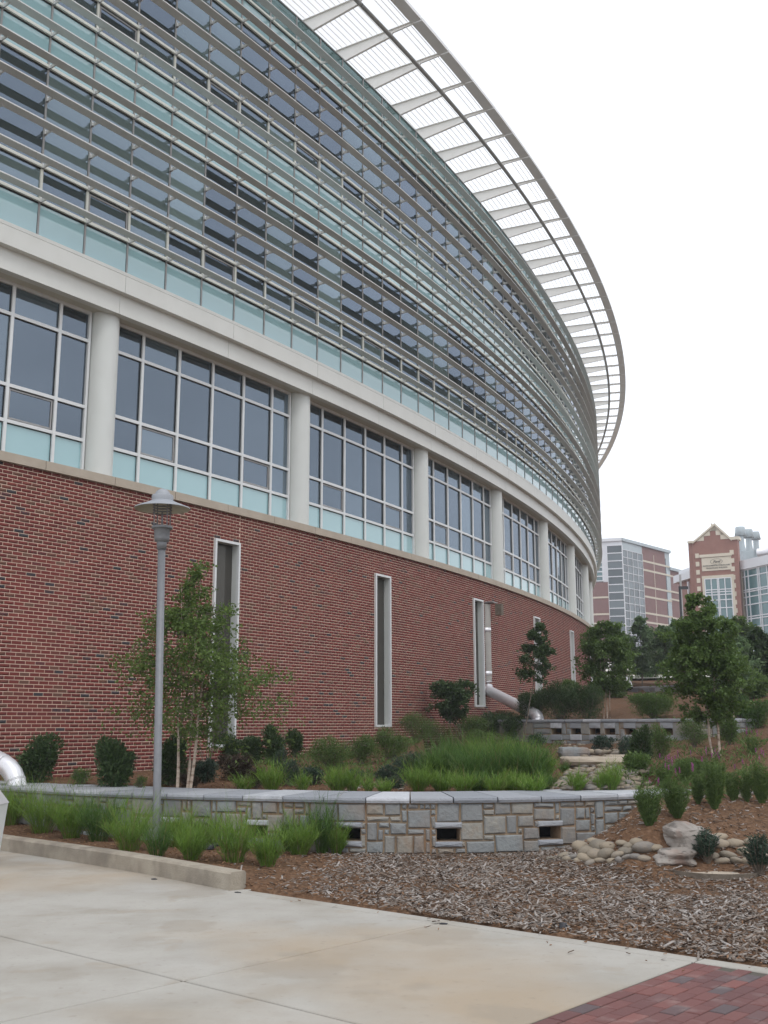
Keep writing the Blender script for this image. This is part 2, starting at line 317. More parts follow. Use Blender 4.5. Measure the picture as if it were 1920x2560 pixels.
# the 300 bricks that show largest: nearest in view on the left
dist = np.hypot(px_, py_); inview = whole & (px_/py_ > -.352) & (zc > 1.5) & (zc < 4.6)
order = np.argsort(np.where(inview, dist, 1e9)); near = np.zeros(len(ic), bool); near[order[:300]] = True
bm_ = MB(); bm_.box(-hl,hl,0,dp,-hh,hh)
bmesh1 = bm_.mesh('brick','brick')
prot = rng.normal(0,.0008,len(ic))
for k in np.where(near)[0]: atobj('brick', bmesh1, ic[k], DW+prot[k], zc[k], B)
rest = ~near; n_ = rest.sum(); phr = ph[rest]; zr = zc[rest]; rr = RB+DW+prot[rest]
t = np.stack([np.cos(phr), np.sin(phr), 0*phr],1); nn = np.stack([np.sin(phr), -np.cos(phr), 0*phr],1)
c0 = np.stack([CX+rr*np.sin(phr), CY-rr*np.cos(phr), zr],1); zz = np.array([0,0,1.])
V = np.concatenate([(c0 + sx*hw_[rest][:,None]*t + sz*hh*zz - dd*dp*nn)[:,None] for dd in (0,1) for (sx,sz) in ((-1,-1),(1,-1),(1,1),(-1,1))],1).reshape(-1,3)
Fb = np.array([(0,1,2,3),(0,4,5,1),(1,5,6,2),(2,6,7,3),(3,7,4,0)])
obj('brick', npmesh('bricks', V, (np.arange(n_)[:,None,None]*8+Fb).reshape(-1,4), 'brick'), B, kind='stuff')
# --- stone sill, joints every 1.5 modules
me = arcmesh('sill', 1.5, -.15, .60, E_+4.57, E_+4.74, ['precast','joint'], gap=.006)
for k in range(int((I1-I0)/1.5)): ringobj('sill', me, I0+k*1.5, B)
# --- slot windows
for (a0,a1,zb) in slots:
    w_ = (a1-a0)*1.0655; z0, z1 = E_+zb, sl_top; h_ = z1-z0; am = (a0+a1)/2
    b = MB(); fw = .055
    for (x0,x1,y0,y1) in ((-w_/2,-w_/2+fw,0,h_),(w_/2-fw,w_/2,0,h_),(-w_/2+fw,w_/2-fw,h_-fw,h_),(-w_/2+fw,w_/2-fw,0,fw)):
        b.box(x0,x1,-.02,.05,y0,y1)
    fr = atobj('slot_window', b.mesh('slot_frame','frame'), am, DW+.03, z0, B)
    b = MB(); iw = w_/2-fw+.004; q = .24
    b.box(-iw-.02,-iw,.05,q,0,h_); b.box(iw,iw+.02,.05,q,0,h_); b.box(-iw,iw,.05,q,h_-fw+.004,h_-fw+.02); b.box(-iw,iw,.05,q,fw-.02,fw-.004)
    atobj('reveal', b.mesh('reveal','column_paint'), am, DW+.03, z0, fr)
    b = MB(); b.box(-iw,iw,q-.06,q-.04,fw,h_-fw); atobj('glass_pane', b.mesh('slot_glass','glass_slot'), am, DW+.03, z0, fr)
    b = MB(); b.box(-iw-.1,iw+.1,q+.15,q+.2,-.1,h_+.1); atobj('backing', b.mesh('slot_back','interior'), am, DW+.03, z0, fr)
# --- columns
b = MB(); b.lathe([(.30,E_+4.742),(.30,E_+8.165)], 40); b.lathe([(.315,E_+4.742),(.315,E_+4.78),(.30,E_+4.785)],40)
cm = b.mesh('column','column_paint', True)
for k in range(-1,9): atobj('column', cm, 6*k, .03, 0, B)
# --- lower window bays
H_, T1, T2, T3, SB = 8.10, 7.54, 6.17, 5.49, 4.742
def framebay():
    b = MB()
    def seg(i0,i1,z0,z1,d0=-.05,d1=.045,mi=0):
        k = max(1,int(round((i1-i0)))); 
        for j in range(k):
            q0, q1 = i0+(i1-i0)*j/k, i0+(i1-i0)*(j+1)/k
            vs = []
            for q in (q0,q1):
                for (dr,z) in ((d0,z0),(d1,z0),(d1,z1),(d0,z1)): vs.append(((RB+dr)*math.sin(q*DPH), -(RB+dr)*math.cos(q*DPH), z+E_))
            b.add(vs, [(0,1,5,4),(1,2,6,5),(2,3,7,6),(3,0,4,7),(3,2,1,0),(4,5,6,7)], mi)
    L_, R_ = .31, 5.69; hw = .032
    for zc_ in (T1,T2,T3): seg(L_,R_,zc_-hw,zc_+hw,-.05,.04); seg(L_,R_,zc_-hw-.014,zc_-hw,-.03,.01,1)
    seg(L_,R_,H_,8.166); seg(L_,R_,SB,SB+.03)
    for j in (1,2,3,4,5): seg(j-.03,j+.03,SB+.03,H_,-.08,.043); seg(j+.03,j+.036,SB+.03,H_,-.05,.006,1); seg(j-.036,j-.03,SB+.03,H_,-.05,.006,1)
    seg(L_,L_+.05,SB+.03,H_); seg(R_-.05,R_,SB+.03,H_)
    return b.mesh('window_frame',['frame','gasket'])
fbm = framebay()
def paneMesh(w_, z0, z1, m_, th=.016, extra=None):
    b = MB(); b.box(-w_/2,w_/2,0,th,z0,z1)
    if extra: extra(b, w_, z0, z1)
    return b.mesh('pane', [m_,'mull','beige'])
def opfr(b, w_, z0, z1):    # opening light: a second, thinner frame
    for (x0,x1,a_,c_) in ((-w_/2+.02,-w_/2+.05,z0+.02,z1-.02),(w_/2-.05,w_/2-.02,z0+.02,z1-.02),(-w_/2+.05,w_/2-.05,z0+.02,z0+.05),(-w_/2+.05,w_/2-.05,z1-.05,z1-.02)):
        b.box(x0,x1,-.018,0,a_,c_,1)
lowp = {}
rowsL = [(SB+.03,T3-.032,'spandrel'),(T3+.032,T2-.032,'glass_low'),(T2+.032,T1-.032,'glass_low'),(T1+.032,H_,'glass_low')]
for k in range(-1,8):
    wf = ringobj('window', fbm, 6*k, B)
    for j in range(6):
        i0, i1 = (6*k+.36 if j == 0 else 6*k+j+.03), (6*k+5.64 if j == 5 else 6*k+j+.97)
        wkey = 'end' if j in (0,5) else 'mid'
        for r_, (z0,z1,m_) in enumerate(rowsL):
            op = r_ == 1 and j in (1,4)
            key = (wkey, r_, op)
            if key not in lowp: lowp[key] = paneMesh((i1-i0)*1.06, z0, z1, m_, extra=opfr if op else None)
            atobj('spandrel_panel' if r_ == 0 else 'glass_pane', lowp[key], (i0+i1)/2, -.01, E_, wf)
# interior of that storey
me = arcmesh('interior_wall', 54, -4.6, -4.4, E_+4.0, E_+18.1, 'interior', step=1); ringobj('interior_wall', me, I0, B)
for (z0,z1,d1) in ((4.35,4.55,.3),(8.22,9.02,.44),(12.95,13.75,.42),(17.40,17.6,.45)):
    me = arcmesh('floor_slab', 54, -4.4, d1, E_+z0, E_+z1, 'ceiling', step=1); ringobj('floor_slab', me, I0, B)
b = MB()
for k in range(54*3):
    p = P(I0+k/3., -.55)
    b.tube([(p.x,p.y,E_+4.8),(p.x,p.y,E_+5.95)], .011, 4)
b.tube([tuple(P(I0+j*.5,-.55,E_+5.95)) for j in range(109)], .02, 5)
obj('railing', b.mesh('railing','white_metal'), B)
# --- beam: soffit, lower and upper fascia, panels with joints
me = arcmesh('soffit', 54, -.2, .45, E_+8.166, E_+8.21, 'soffit', step=.5); ringobj('soffit', me, I0, B)
me = arcmesh('fascia_panel', 3, .30, .47, E_+8.14, E_+8.62, 'white_metal', gap=.004)
for k in range(18): ringobj('fascia_panel', me, I0+k*3, B)
me = arcmesh('fascia_panel', 3, .35, .62, E_+8.55, E_+8.91, 'white_metal', gap=.004, extra=[(0,3,.35,.60,E_+8.93,E_+9.0,0),(0,3,.35,.585,E_+8.91,E_+8.93,0)])
for k in range(18): ringobj('fascia_panel', me, I0+k*3, B)
# --- curtain wall
GD = .55; NZ = [9.67+.7*k for k in range(12)]; PT = 18.16
b = MB(); w_ = .028
b.box(-.02,.02,-.018,.02,9.0,PT-.02)
mullm = b.mesh('mullion',['mull'])
b = MB(); b.box(-.027,.027,-.03,.02,.05,NZ[1]-NZ[0]-.03); mullb = b.mesh('mullion_cap','beige')
for i in range(I0,I1+1):
    m1 = atobj('mullion', mullm, i+.05, GD, E_, B)
    for q in (0,6): atobj('cap', mullb, i+.05, GD+.004, E_+NZ[q], m1)
tm = {}
for k in (0,1,4,5,6,7,10,11):
    me = arcmesh('transom', 6, GD-.02, GD+.06, E_+NZ[k]-.005, E_+NZ[k]+.055, ['beige','gasket'], step=1, extra=[(0,6,GD-.02,GD+.012,E_+NZ[k]-.04,E_+NZ[k]-.005,1)])
    for q in range(9): ringobj('transom', me, I0+6*q+.05, B)
me = arcmesh('parapet_rail', 54, GD-.03, GD+.03, E_+PT-.02, E_+PT+.01, 'mull', step=1); ringobj('parapet_rail', me, I0+.05, B)
# sunshades: blade with a lighter outer lip
for k in range(12):
    z = E_+NZ[k]+.0
    me = arcmesh('louvre', 6, .755, .965, z, z+.025, ['louvre','louvre'], step=.5, gap=.004, extra=[(.004,5.996,.965,.972,z-.002,z+.022,0)])
    for q in range(9): ringobj('sunshade_louvre', me, I0+6*q+.05, B)
b = MB()
for k in range(12):
    for i in range(I0,I1+1):
        p = ang(i+.05); T_ = Vector((math.cos(p), math.sin(p),0)); N_ = Vector((math.sin(p),-math.cos(p),0))
        o_ = Vector((CX+RB*math.sin(p), CY-RB*math.cos(p), E_+NZ[k]))
        f = lambda x,y,z: o_+T_*x+N_*y+Vector((0,0,z))
        b.box(-.012,.012,GD+.02,.80,-.02,.05,0,f); b.box(-.03,.03,GD+.02,GD+.075,-.02,.07,0,f); b.box(-.025,.025,.755,.80,-.006,0.0,0,f)
obj('louvre_bracket', b.mesh('bracket','louvre'), B, kind='stuff')
pw = 1.06*(RB+GD)/RB-.05
def blinds(b, w_, z0, z1): pass
rowsU = [(9.0,NZ[0]-.02,'spandrel',None),(NZ[0]+.05,NZ[1]-.03,'glass_up',opfr),(NZ[1]+.05,NZ[4]-.03,'glass_up',None),(NZ[4]+.05,NZ[5]-.02,'spandrel',None),(NZ[5]+.05,NZ[6]-.02,'spandrel',None),
         (NZ[6]+.05,NZ[7]-.03,'glass_up',opfr),(NZ[7]+.05,NZ[10]-.03,'glass_up',None),(NZ[10]+.05,NZ[11]-.02,'spandrel',None),(NZ[11]+.05,PT-.02,'glass_par',None)]
for (z0,z1,m_,ex) in rowsU:
    me = paneMesh(pw, z0, z1, m_); me2 = paneMesh(pw, z0, z1, m_, extra=ex) if ex else me
    nm = {'spandrel':'spandrel_panel','glass_up':'glass_pane','glass_par':'parapet_pane'}[m_]
    for i in range(I0,I1): atobj(nm, me2 if (ex and i%6 in (2,5)) else me, i+.55, GD, E_, B)
# interior partitions and blinds in some bays, so that the glass is not uniform
b = MB(); b.box(-.05,.05,.25,4.9,9.05,12.95); b.box(-.05,.05,.25,4.9,13.8,17.4); pmx = b.mesh('partition','interior')
for i in range(I0+1,I1,4): atobj('partition', pmx, i+.05, GD, E_, B)
# --- canopy
cb = MB(); cb.box(-.035,.035,0,1,0,1)
def ribmesh():
    b = MB(); pr = [(-1.5,18.40),(1.70,18.85),(1.78,18.94),(2.40,18.97),(2.40,19.02),(-1.5,19.02)]
    for s_ in (1,):
        n = len(pr); vs = [(-.022,-d,z) for d,z in pr]+[(.022,-d,z) for d,z in pr]
        b.add(vs, [tuple(range(n)), tuple(reversed(range(n,2*n)))]+[(k,k+n,(k+1)%n+n,(k+1)%n) for k in range(n)])
    b.box(-.07,.07,-2.42,1.5,19.022,19.036)
    n_ = 6
    vs = []
    for (d,z) in ((-1.5,18.385),(1.70,18.835)):
        vs += [(-.035,-d,z),(.035,-d,z),(.035,-d,z+.014),(-.035,-d,z+.014)]
    b.add(vs, [(0,1,5,4),(1,2,6,5),(2,3,7,6),(3,0,4,7),(3,2,1,0),(4,5,6,7)])
    return b.mesh('rib','canopy')
rm = ribmesh(); ribs = [.2+1.5*k for k in range(-4,44)]
for i in ribs: atobj('canopy_rib', rm, i, 0, E_, B)
me = arcmesh('edge', 1.5, 2.37, 2.69, E_+19.0, E_+19.10, 'edge_metal', gap=.02, step=.75)
for i in ribs[:-1]: ringobj('canopy_edge_panel', me, i, B)
for q in range(12):
    b = MB(); b.tube([((RB+1.75)*math.sin(a_*DPH), -(RB+1.75)*math.cos(a_*DPH), E_+18.80) for a_ in [j*.5 for j in range(12)]+[5.97]], .062, 8)
    ringobj('ring_beam', b.mesh('ring','canopy_dark',True), I0+6*q+.2, B)
for k, dr in enumerate([-.4,-.23,-.06,.11,.28,.45,.62,.79,.96,1.13,1.30,1.47,1.62, 1.98,2.13,2.28]):
    me = arcmesh('slat', 70, dr-.005, dr+.005, E_+19.045, E_+19.08, 'canopy', step=.75); ringobj('canopy_slat', me, I0+.2, B)

# ---------------- terrain
def catmull(pts, n=12):
    out = []; pts = [pts[0]]+pts+[pts[-1]]
    for k in range(1,len(pts)-2):
        p0,p1,p2,p3 = [np.array(p,float) for p in pts[k-1:k+3]]
        for j in range(n):
            t_ = j/n; out.append(.5*((2*p1)+(-p0+p2)*t_+(2*p0-5*p1+4*p2-p3)*t_*t_+(-p0+3*p1-3*p2+p3)*t_**3))
    out.append(np.array(pts[-2],float)); return np.array(out)
wall1 = catmull([(-10.5,21.0),(-8.0,18.5),(-5.84,16.57),(-3.88,15.12),(-1.9,14.27),(-.02,13.76),(1.76,13.88),(3.2,14.42),(4.4,15.1)])
def w2pt(px, D): d = ray(px,1812); return (d[0]/d[1]*D, D)
wall2 = catmull([w2pt(1215,33.5),w2pt(1300,31.3),w2pt(1450,30),w2pt(1620,28.7),w2pt(1800,27.6),w2pt(1900,27.8)])
wall3 = catmull([w2pt(1500,54),w2pt(1600,51),w2pt(1720,48.5),w2pt(1830,47),w2pt(1900,47)])
def sdist(pl, X, Y):
    """signed distance behind the line (positive = far side) and position along it 0..1"""
    best = np.full(X.shape, 1e9); sg = np.zeros(X.shape); al = np.zeros(X.shape)
    L = np.concatenate([[0], np.cumsum(np.hypot(*np.diff(pl,axis=0).T))])
    for k in range(len(pl)-1):
        a_, b_ = pl[k], pl[k+1]; d = b_-a_; l2 = d@d
        t_ = ((X-a_[0])*d[0]+(Y-a_[1])*d[1])/l2
        if k > 0: t_ = np.maximum(t_,0)
        if k < len(pl)-2: t_ = np.minimum(t_,1)
        dx = X-(a_[0]+t_*d[0]); dy = Y-(a_[1]+t_*d[1]); q = np.hypot(dx,dy)
        m = q < best; best = np.where(m,q,best); sg = np.where(m, np.sign(d[0]*dy-d[1]*dx), sg); al = np.where(m, L[k]+t_*math.sqrt(l2), al)
    return best*sg, al, L[-1]
def sstep(x): x = np.clip(x,0,1); return x*x*(3-2*x)
WALLS = [(wall1, .60, .35, 1.0), (wall2, .58, .12, .5), (wall3, .45, .12, .5)]
def steps(X, Y):
    z = np.zeros(X.shape)
    for k, (pl, dz, a_, b_) in enumerate(WALLS):
        s_, al, L = sdist(pl, X, Y)
        f = sstep((s_-a_)/(b_-a_))
        g0 = 1 if k == 0 else sstep((al+1.5)/1.5)
        far = 0.0*X+1
        g = sstep((L+1.5-al)/1.8)*g0
        fade = sstep(1-(s_-6)/6) if k else sstep(1-(s_-12)/10)   # the step dissolves into the slope behind
        z += dz*f*g*fade
    return z
cp = []   # control heights surveyed from the photograph (x, y, z)
for (px,py,z) in [(20,2100,.14),(150,2120,.13),(300,2150,.12),(450,2170,.10),(560,2150,.08),(620,2200,.03),(700,2150,.05),(850,2150,.03),(1000,2145,.02),(1200,2145,.02),(1000,2250,.015),
                  (1250,2200,.015),(1500,2200,.02),(1500,2300,.01),(1750,2250,.02),(1750,2350,.01),(1900,2300,.02),(1900,2200,.04),(1350,2150,.03),(1500,2172,.03),(1620,2180,.03),(1780,2185,.03),
                  (1560,2070,.45),(1620,2050,.55),(1640,2010,.68),(1900,2110,.28),(1900,2060,.42),(1900,2000,.62),(1800,2030,.55),(1850,1950,.80),(1760,1960,.78),(1850,1900,1.03),
                  (1920,1850,1.33),(1600,1985,.72),(1560,1960,.72),(1700,1900,.97),(1640,1930,.82),(1760,1885,1.05)]:
    x, y = onz(px,py,z); cp.append((x,y,z))
cp += [(1.2,13.6,.02),(1.75,13.7,.02),(2.25,13.9,.02),(2.55,14.0,.03),(2.9,14.1,.22),(3.2,14.25,.45),(3.55,14.5,.64)]
cp += [(-3,5,.01),(0,3,.0),(3,6,.0),(6,8,.02),(9,11,.3),(-8,14,.15),(-12,18,.3),(-5,9,0),(8,15,.9),(12,20,1.6)]
for (x,y,z) in [(-8,17.6,.60),(-6.07,19.2,.66),(-5.03,20.66,.73),(-2.37,24.62,.91),(0,28.5,1.11),(3.27,34.64,1.88),(5.8,40.2,2.45),(8.27,46.6,3.1),(9.4,53,3.5),
                (-3,17.2,.64),(0,16,.63),(2.5,16,.62),(-1,20,.72),(1.5,21,.72),(3.2,17.5,.63),(4.6,22,.74),(5.0,24.6,.80),(5.4,29,1.05),(3.6,30.4,1.05),(8,27,1.15),(6.7,28,1.1),
                (6.7,32.5,1.85),(5,33.2,1.8),(8,31,1.85),(7.5,35,2.05),(10,40,2.35),(10.4,48,2.85),(13,49.5,2.95),(11,55,3.5),(16,53,3.5),(16,46,3.0),(11.5,33,2.5),(13,40,2.8),(17,48,3.3),
                (9.3,22,1.2),(12,28,2.0),(10,75,5.0),(25,75,5.0),(12,95,7),(35,95,7),(60,100,7.5),(40,60,5),(30,40,4),(40,20,4)]: cp.append((x,y,z))
cp = np.array(cp); 
res_ = cp[:,2]-steps(cp[:,0],cp[:,1]); n = len(cp)
K = np.hypot(cp[:,None,0]-cp[None,:,0], cp[:,None,1]-cp[None,:,1]) + np.eye(n)*-.25
A = np.zeros((n+1,n+1)); A[:n,:n] = K; A[:n,n] = 1; A[n,:n] = 1
sol = np.linalg.solve(A, np.append(res_,0))
def edge_s(X, Y):   # signed distance beyond the plaza edge line (positive = planted side)
    s_, _, _ = sdist(EDGE, X, Y); return s_
kerb_pts = [onz(0,2126,0), onz(299.5,2174,0), onz(575,2227,0)]
e1, e2 = np.array(onz(615,2225,0)), np.array(onz(1920,2419,0))
ed = (e2-e1)/np.linalg.norm(e2-e1)
EDGE = np.array([(-9.5,18.2),(-6.9,16.2),kerb_pts[0],kerb_pts[1],(kerb_pts[2][0],kerb_pts[2][1]+.03),tuple(e1),tuple(e2),tuple(e2+ed*6)])
def H(X, Y):
    X = np.asarray(X,float); Y = np.asarray(Y,float); sh = X.shape; X = X.ravel(); Y = Y.ravel(); z = np.full(X.shape, sol[n])
    for k in range(n): z += sol[k]*np.hypot(X-cp[k,0], Y-cp[k,1])
    z += steps(X,Y)
    d = np.hypot(X,Y); z = np.where(d > 100, z+(7.5-z)*sstep((d-100)/40), z)
    s_ = edge_s(X,Y); z = np.where(Y < 30, np.where(s_ < np.where(X < e1[0]-.1, .12, .03), -.06, np.maximum(z, -.02)*sstep(s_/1.0)+ (1-sstep(s_/1.0))*np.minimum(z,.10)), z)
    return z.reshape(sh)
def h1(x, y): return float(H(np.array([x]), np.array([y]))[0])
xs = np.concatenate([np.arange(-90,-12,6), np.arange(-12,12,.14), np.arange(12,30,.6), np.arange(30,90,4), np.arange(90,480,60)])
ys = np.concatenate([np.arange(-60,2,6), np.arange(2,24,.14), np.arange(24,36,.2), np.arange(36,60,.5), np.arange(60,120,2.5), np.arange(120,440,60)])
GX, GY = np.meshgrid(xs, ys); GZ = H(GX, GY)
GZ += np.where((GY<60)&(edge_s(GX.ravel(),GY.ravel()).reshape(GX.shape)>.15), rng.normal(0,.008,GX.shape), 0)
nx, ny = len(xs), len(ys); ii = (np.arange(ny-1)[:,None]*nx+np.arange(nx-1)).ravel()
gobj = obj('ground', npmesh('ground', np.stack([GX,GY,GZ],-1).reshape(-1,3), np.stack([ii,ii+1,ii+nx+1,ii+nx],1), 'mulch', smooth=True), kind='structure')
def ground(px, py, dmin=6, dmax=130):
    d = ray(px,py); ts = np.concatenate([np.arange(dmin,40,.03), np.arange(40,dmax,.2)])
    X, Y, Z = d[0]/d[1]*ts, ts, EYE+d[2]/d[1]*ts
    k = np.argmax(Z < H(X,Y))
    return Vector((X[k], Y[k], float(H(X[k:k+1],Y[k:k+1])[0])))

# ---------------- plaza: slabs, flush edge strip, brick pavers
pe = np.array([ed[0],ed[1]]); pn = np.array([ed[1],-ed[0]])     # along the edge, towards the camera
def uv(x,y): q = np.array([x,y])-e1; return q@pe, q@pn
def XY(u,v): q = e1+pe*u+pn*v; return q[0], q[1]
u2 = np.mean([uv(*onz(x,y,0))[0] for x,y in [(463,2454.6),(960,2339),(1116,2301)]]); u1 = uv(*onz(590,2231,0))[0]-.02
v3 = np.mean([uv(*onz(x,y,0))[1] for x,y in [(0,2336),(463,2454.6),(885,2560)]]); u4 = np.mean([uv(*onz(x,y,0))[0] for x,y in [(1741,2391),(1359,2560)]])
STR = .16; pu = u2-u1
pl = obj('plaza', None, kind='structure'); WL[pl] = Matrix.Identity(4)
def slab(u0,u1_,v0,v1,name='slab',m_='concrete',z1=0.0,g=.010,th=.12):
    b = MB(); c = [XY(u0+g,v0+g),XY(u1_-g,v0+g),XY(u1_-g,v1-g),XY(u0+g,v1-g)]
    ch = .006; c2 = [XY(u0+g+ch,v0+g+ch),XY(u1_-g-ch,v0+g+ch),XY(u1_-g-ch,v1-g-ch),XY(u0+g+ch,v1-g-ch)]
    vs = [(x,y,z1-th) for x,y in c]+[(x,y,z1-ch) for x,y in c]+[(x,y,z1) for x,y in c2]
    fs = [(8,9,10,11)]+[(k,(k+1)%4,4+(k+1)%4,4+k) for k in range(4)]+[(4+k,4+(k+1)%4,8+(k+1)%4,8+k) for k in range(4)]
    fs = [tuple(reversed(f_)) for f_ in fs]
    return obj(name, b.mesh(name,m_) if b.add(vs,fs) else b.mesh(name,m_), pl)
ulist = [u1-3*pu, u1-2*pu, u1-pu, u1, u2, u4]
for k in range(5):
    ua, ub = ulist[k], ulist[k+1]
    v0 = 0 if k >= 3 else None
    if k >= 3: slab(ua,ub,0,STR,'edge_strip',g=.006); slab(ua,ub,STR,v3,g=.010)
    else:
        slab(ua,ub,-2.2 if k == 2 else -4.0,v3)
    slab(ua,ub,v3,v3+2.6); slab(ua,ub,v3+2.6,v3+5.2); slab(ua,ub,v3+5.2,v3+8)
slab(u4,u4+8,0,STR,'edge_strip',g=.006)
b = MB(); c = [XY(u1-12,-6),XY(u1-.1,-6),XY(u1-.1,0.0),XY(u4+9,0.0),XY(u4+9,14),XY(u1-12,14)]
b.add([(x,y,-.009) for x,y in c], [tuple(reversed(range(6)))]); b.v = b.v; obj('paving_bed', b.mesh('bed','joint'), pl)
for (a_,b_,c_,d_) in ((u1-60,u1-3*pu,-4,80),(u1-3*pu,u4,v3+8,80),(u4,u4+9,14.0,80),(u4+9,u4+70,0,80)): slab(a_,b_,c_,d_,'outer_slab')
# pavers: a border course of headers laid along the slab edge, then running bond
PL, PW = .205, .1025
b = MB(); ch = .004
vs = [(x*(PL/2-.003),y*(PW/2-.003),-.05) for x,y in ((-1,-1),(1,-1),(1,1),(-1,1))]+[(x*(PL/2-.003),y*(PW/2-.003),-ch) for x,y in ((-1,-1),(1,-1),(1,1),(-1,1))]+[(x*(PL/2-.003-ch),y*(PW/2-.003-ch),0) for x,y in ((-1,-1),(1,-1),(1,1),(-1,1))]
b.add(vs, [(8,9,10,11)]+[(k,(k+1)%4,4+(k+1)%4,4+k) for k in range(4)]+[(4+k,4+(k+1)%4,8+(k+1)%4,8+k) for k in range(4)])
pm = b.mesh('paver','paver')
pav = []; rzv = math.atan2(pn[1],pn[0]); rzu = math.atan2(pe[1],pe[0])
for j in range(-1,30): pav.append((u4+PW*.5+.003, STR+.004+PL*(j+1.5), rzv))
for j in range(0,26): pav.append((u4+PW+PW*(j+.0)+PW*.5+.01, STR+.004+PL*.5, rzv)) if False else None
for r_ in range(22):
    for j in range(24): pav.append((u4+PW*1.5+.006+r_*PW*1.0, STR+.004+PL*(j+.5+(.5 if r_%2 else 0)), rzv))
pv = []
for (u,v,rz) in pav:
    x,y = XY(u,v); dd = math.hypot(x,y)
    if v < STR+PL*.45: continue
    pv.append((x,y,rz,dd/(1 if (y > 5.4 and abs(x/y) < .40) else 50)))
pv.sort(key=lambda q: q[3] if q[1] > 5.4 and abs(q[0]/q[1]) < .4 else 100+math.hypot(q[0],q[1]))
nearp, farp = pv[:300], pv[300:]
for (x,y,rz,_) in nearp:
    o = obj('paver', pm, pl, (x,y,-.002+random.uniform(-.002,.002)), rz)
b = MB(); mv = np.array([v.co[:] for v in pm.vertices]); mf = [tuple(p_.vertices) for p_ in pm.polygons]
for (x,y,rz,_) in farp:
    c,s_ = math.cos(rz),math.sin(rz); b.add([(x+c*p[0]-s_*p[1], y+s_*p[0]+c*p[1], p[2]-.002) for p in mv], mf)
if farp: obj('paver', b.mesh('pavers','paver'), pl, kind='stuff')
# raised kerb, cast in lengths
def strip(pts, w_, z0, z1, m_, name, rnd=.02):
    pts = np.array(pts); b = MB(); vs = []; nrm = []
    for k in range(len(pts)):
        d = pts[min(k+1,len(pts)-1)]-pts[max(k-1,0)]; d = d/np.linalg.norm(d); nv = np.array([-d[1],d[0]]) 
        for (o_,z) in ((0,z0),(0,z1-rnd),(rnd,z1),(w_-rnd,z1),(w_,z1-rnd),(w_,z0)): q = pts[k]+nv*o_; vs.append((q[0],q[1],z))
    fs = []
    for k in range(len(pts)-1):
        for q in range(5): fs.append((k*6+q, k*6+q+6, k*6+q+7, k*6+q+1))
    fs += [(0,1,2,3,4,5), tuple(reversed([(len(pts)-1)*6+q for q in range(6)]))]
    b.add(vs, [tuple(reversed(f_)) for f_ in fs]); return b.mesh(name, m_)
kc = catmull([(-9.5,18.2),(-6.9,16.2)]+kerb_pts, 10)
K0 = thing('raised_kerb', 'low raised concrete kerb between the plaza and the grass planting bed', 'kerb', (kc[20][0],kc[20][1],0)); K0['kind'] = 'structure'
for (a_,b_) in ((0,20),(20,30),(30,len(kc)-1)): obj('kerb_length', strip(kc[a_:b_+1]*1.0, .19, -.08, .175, 'kerb','kerb'), K0)

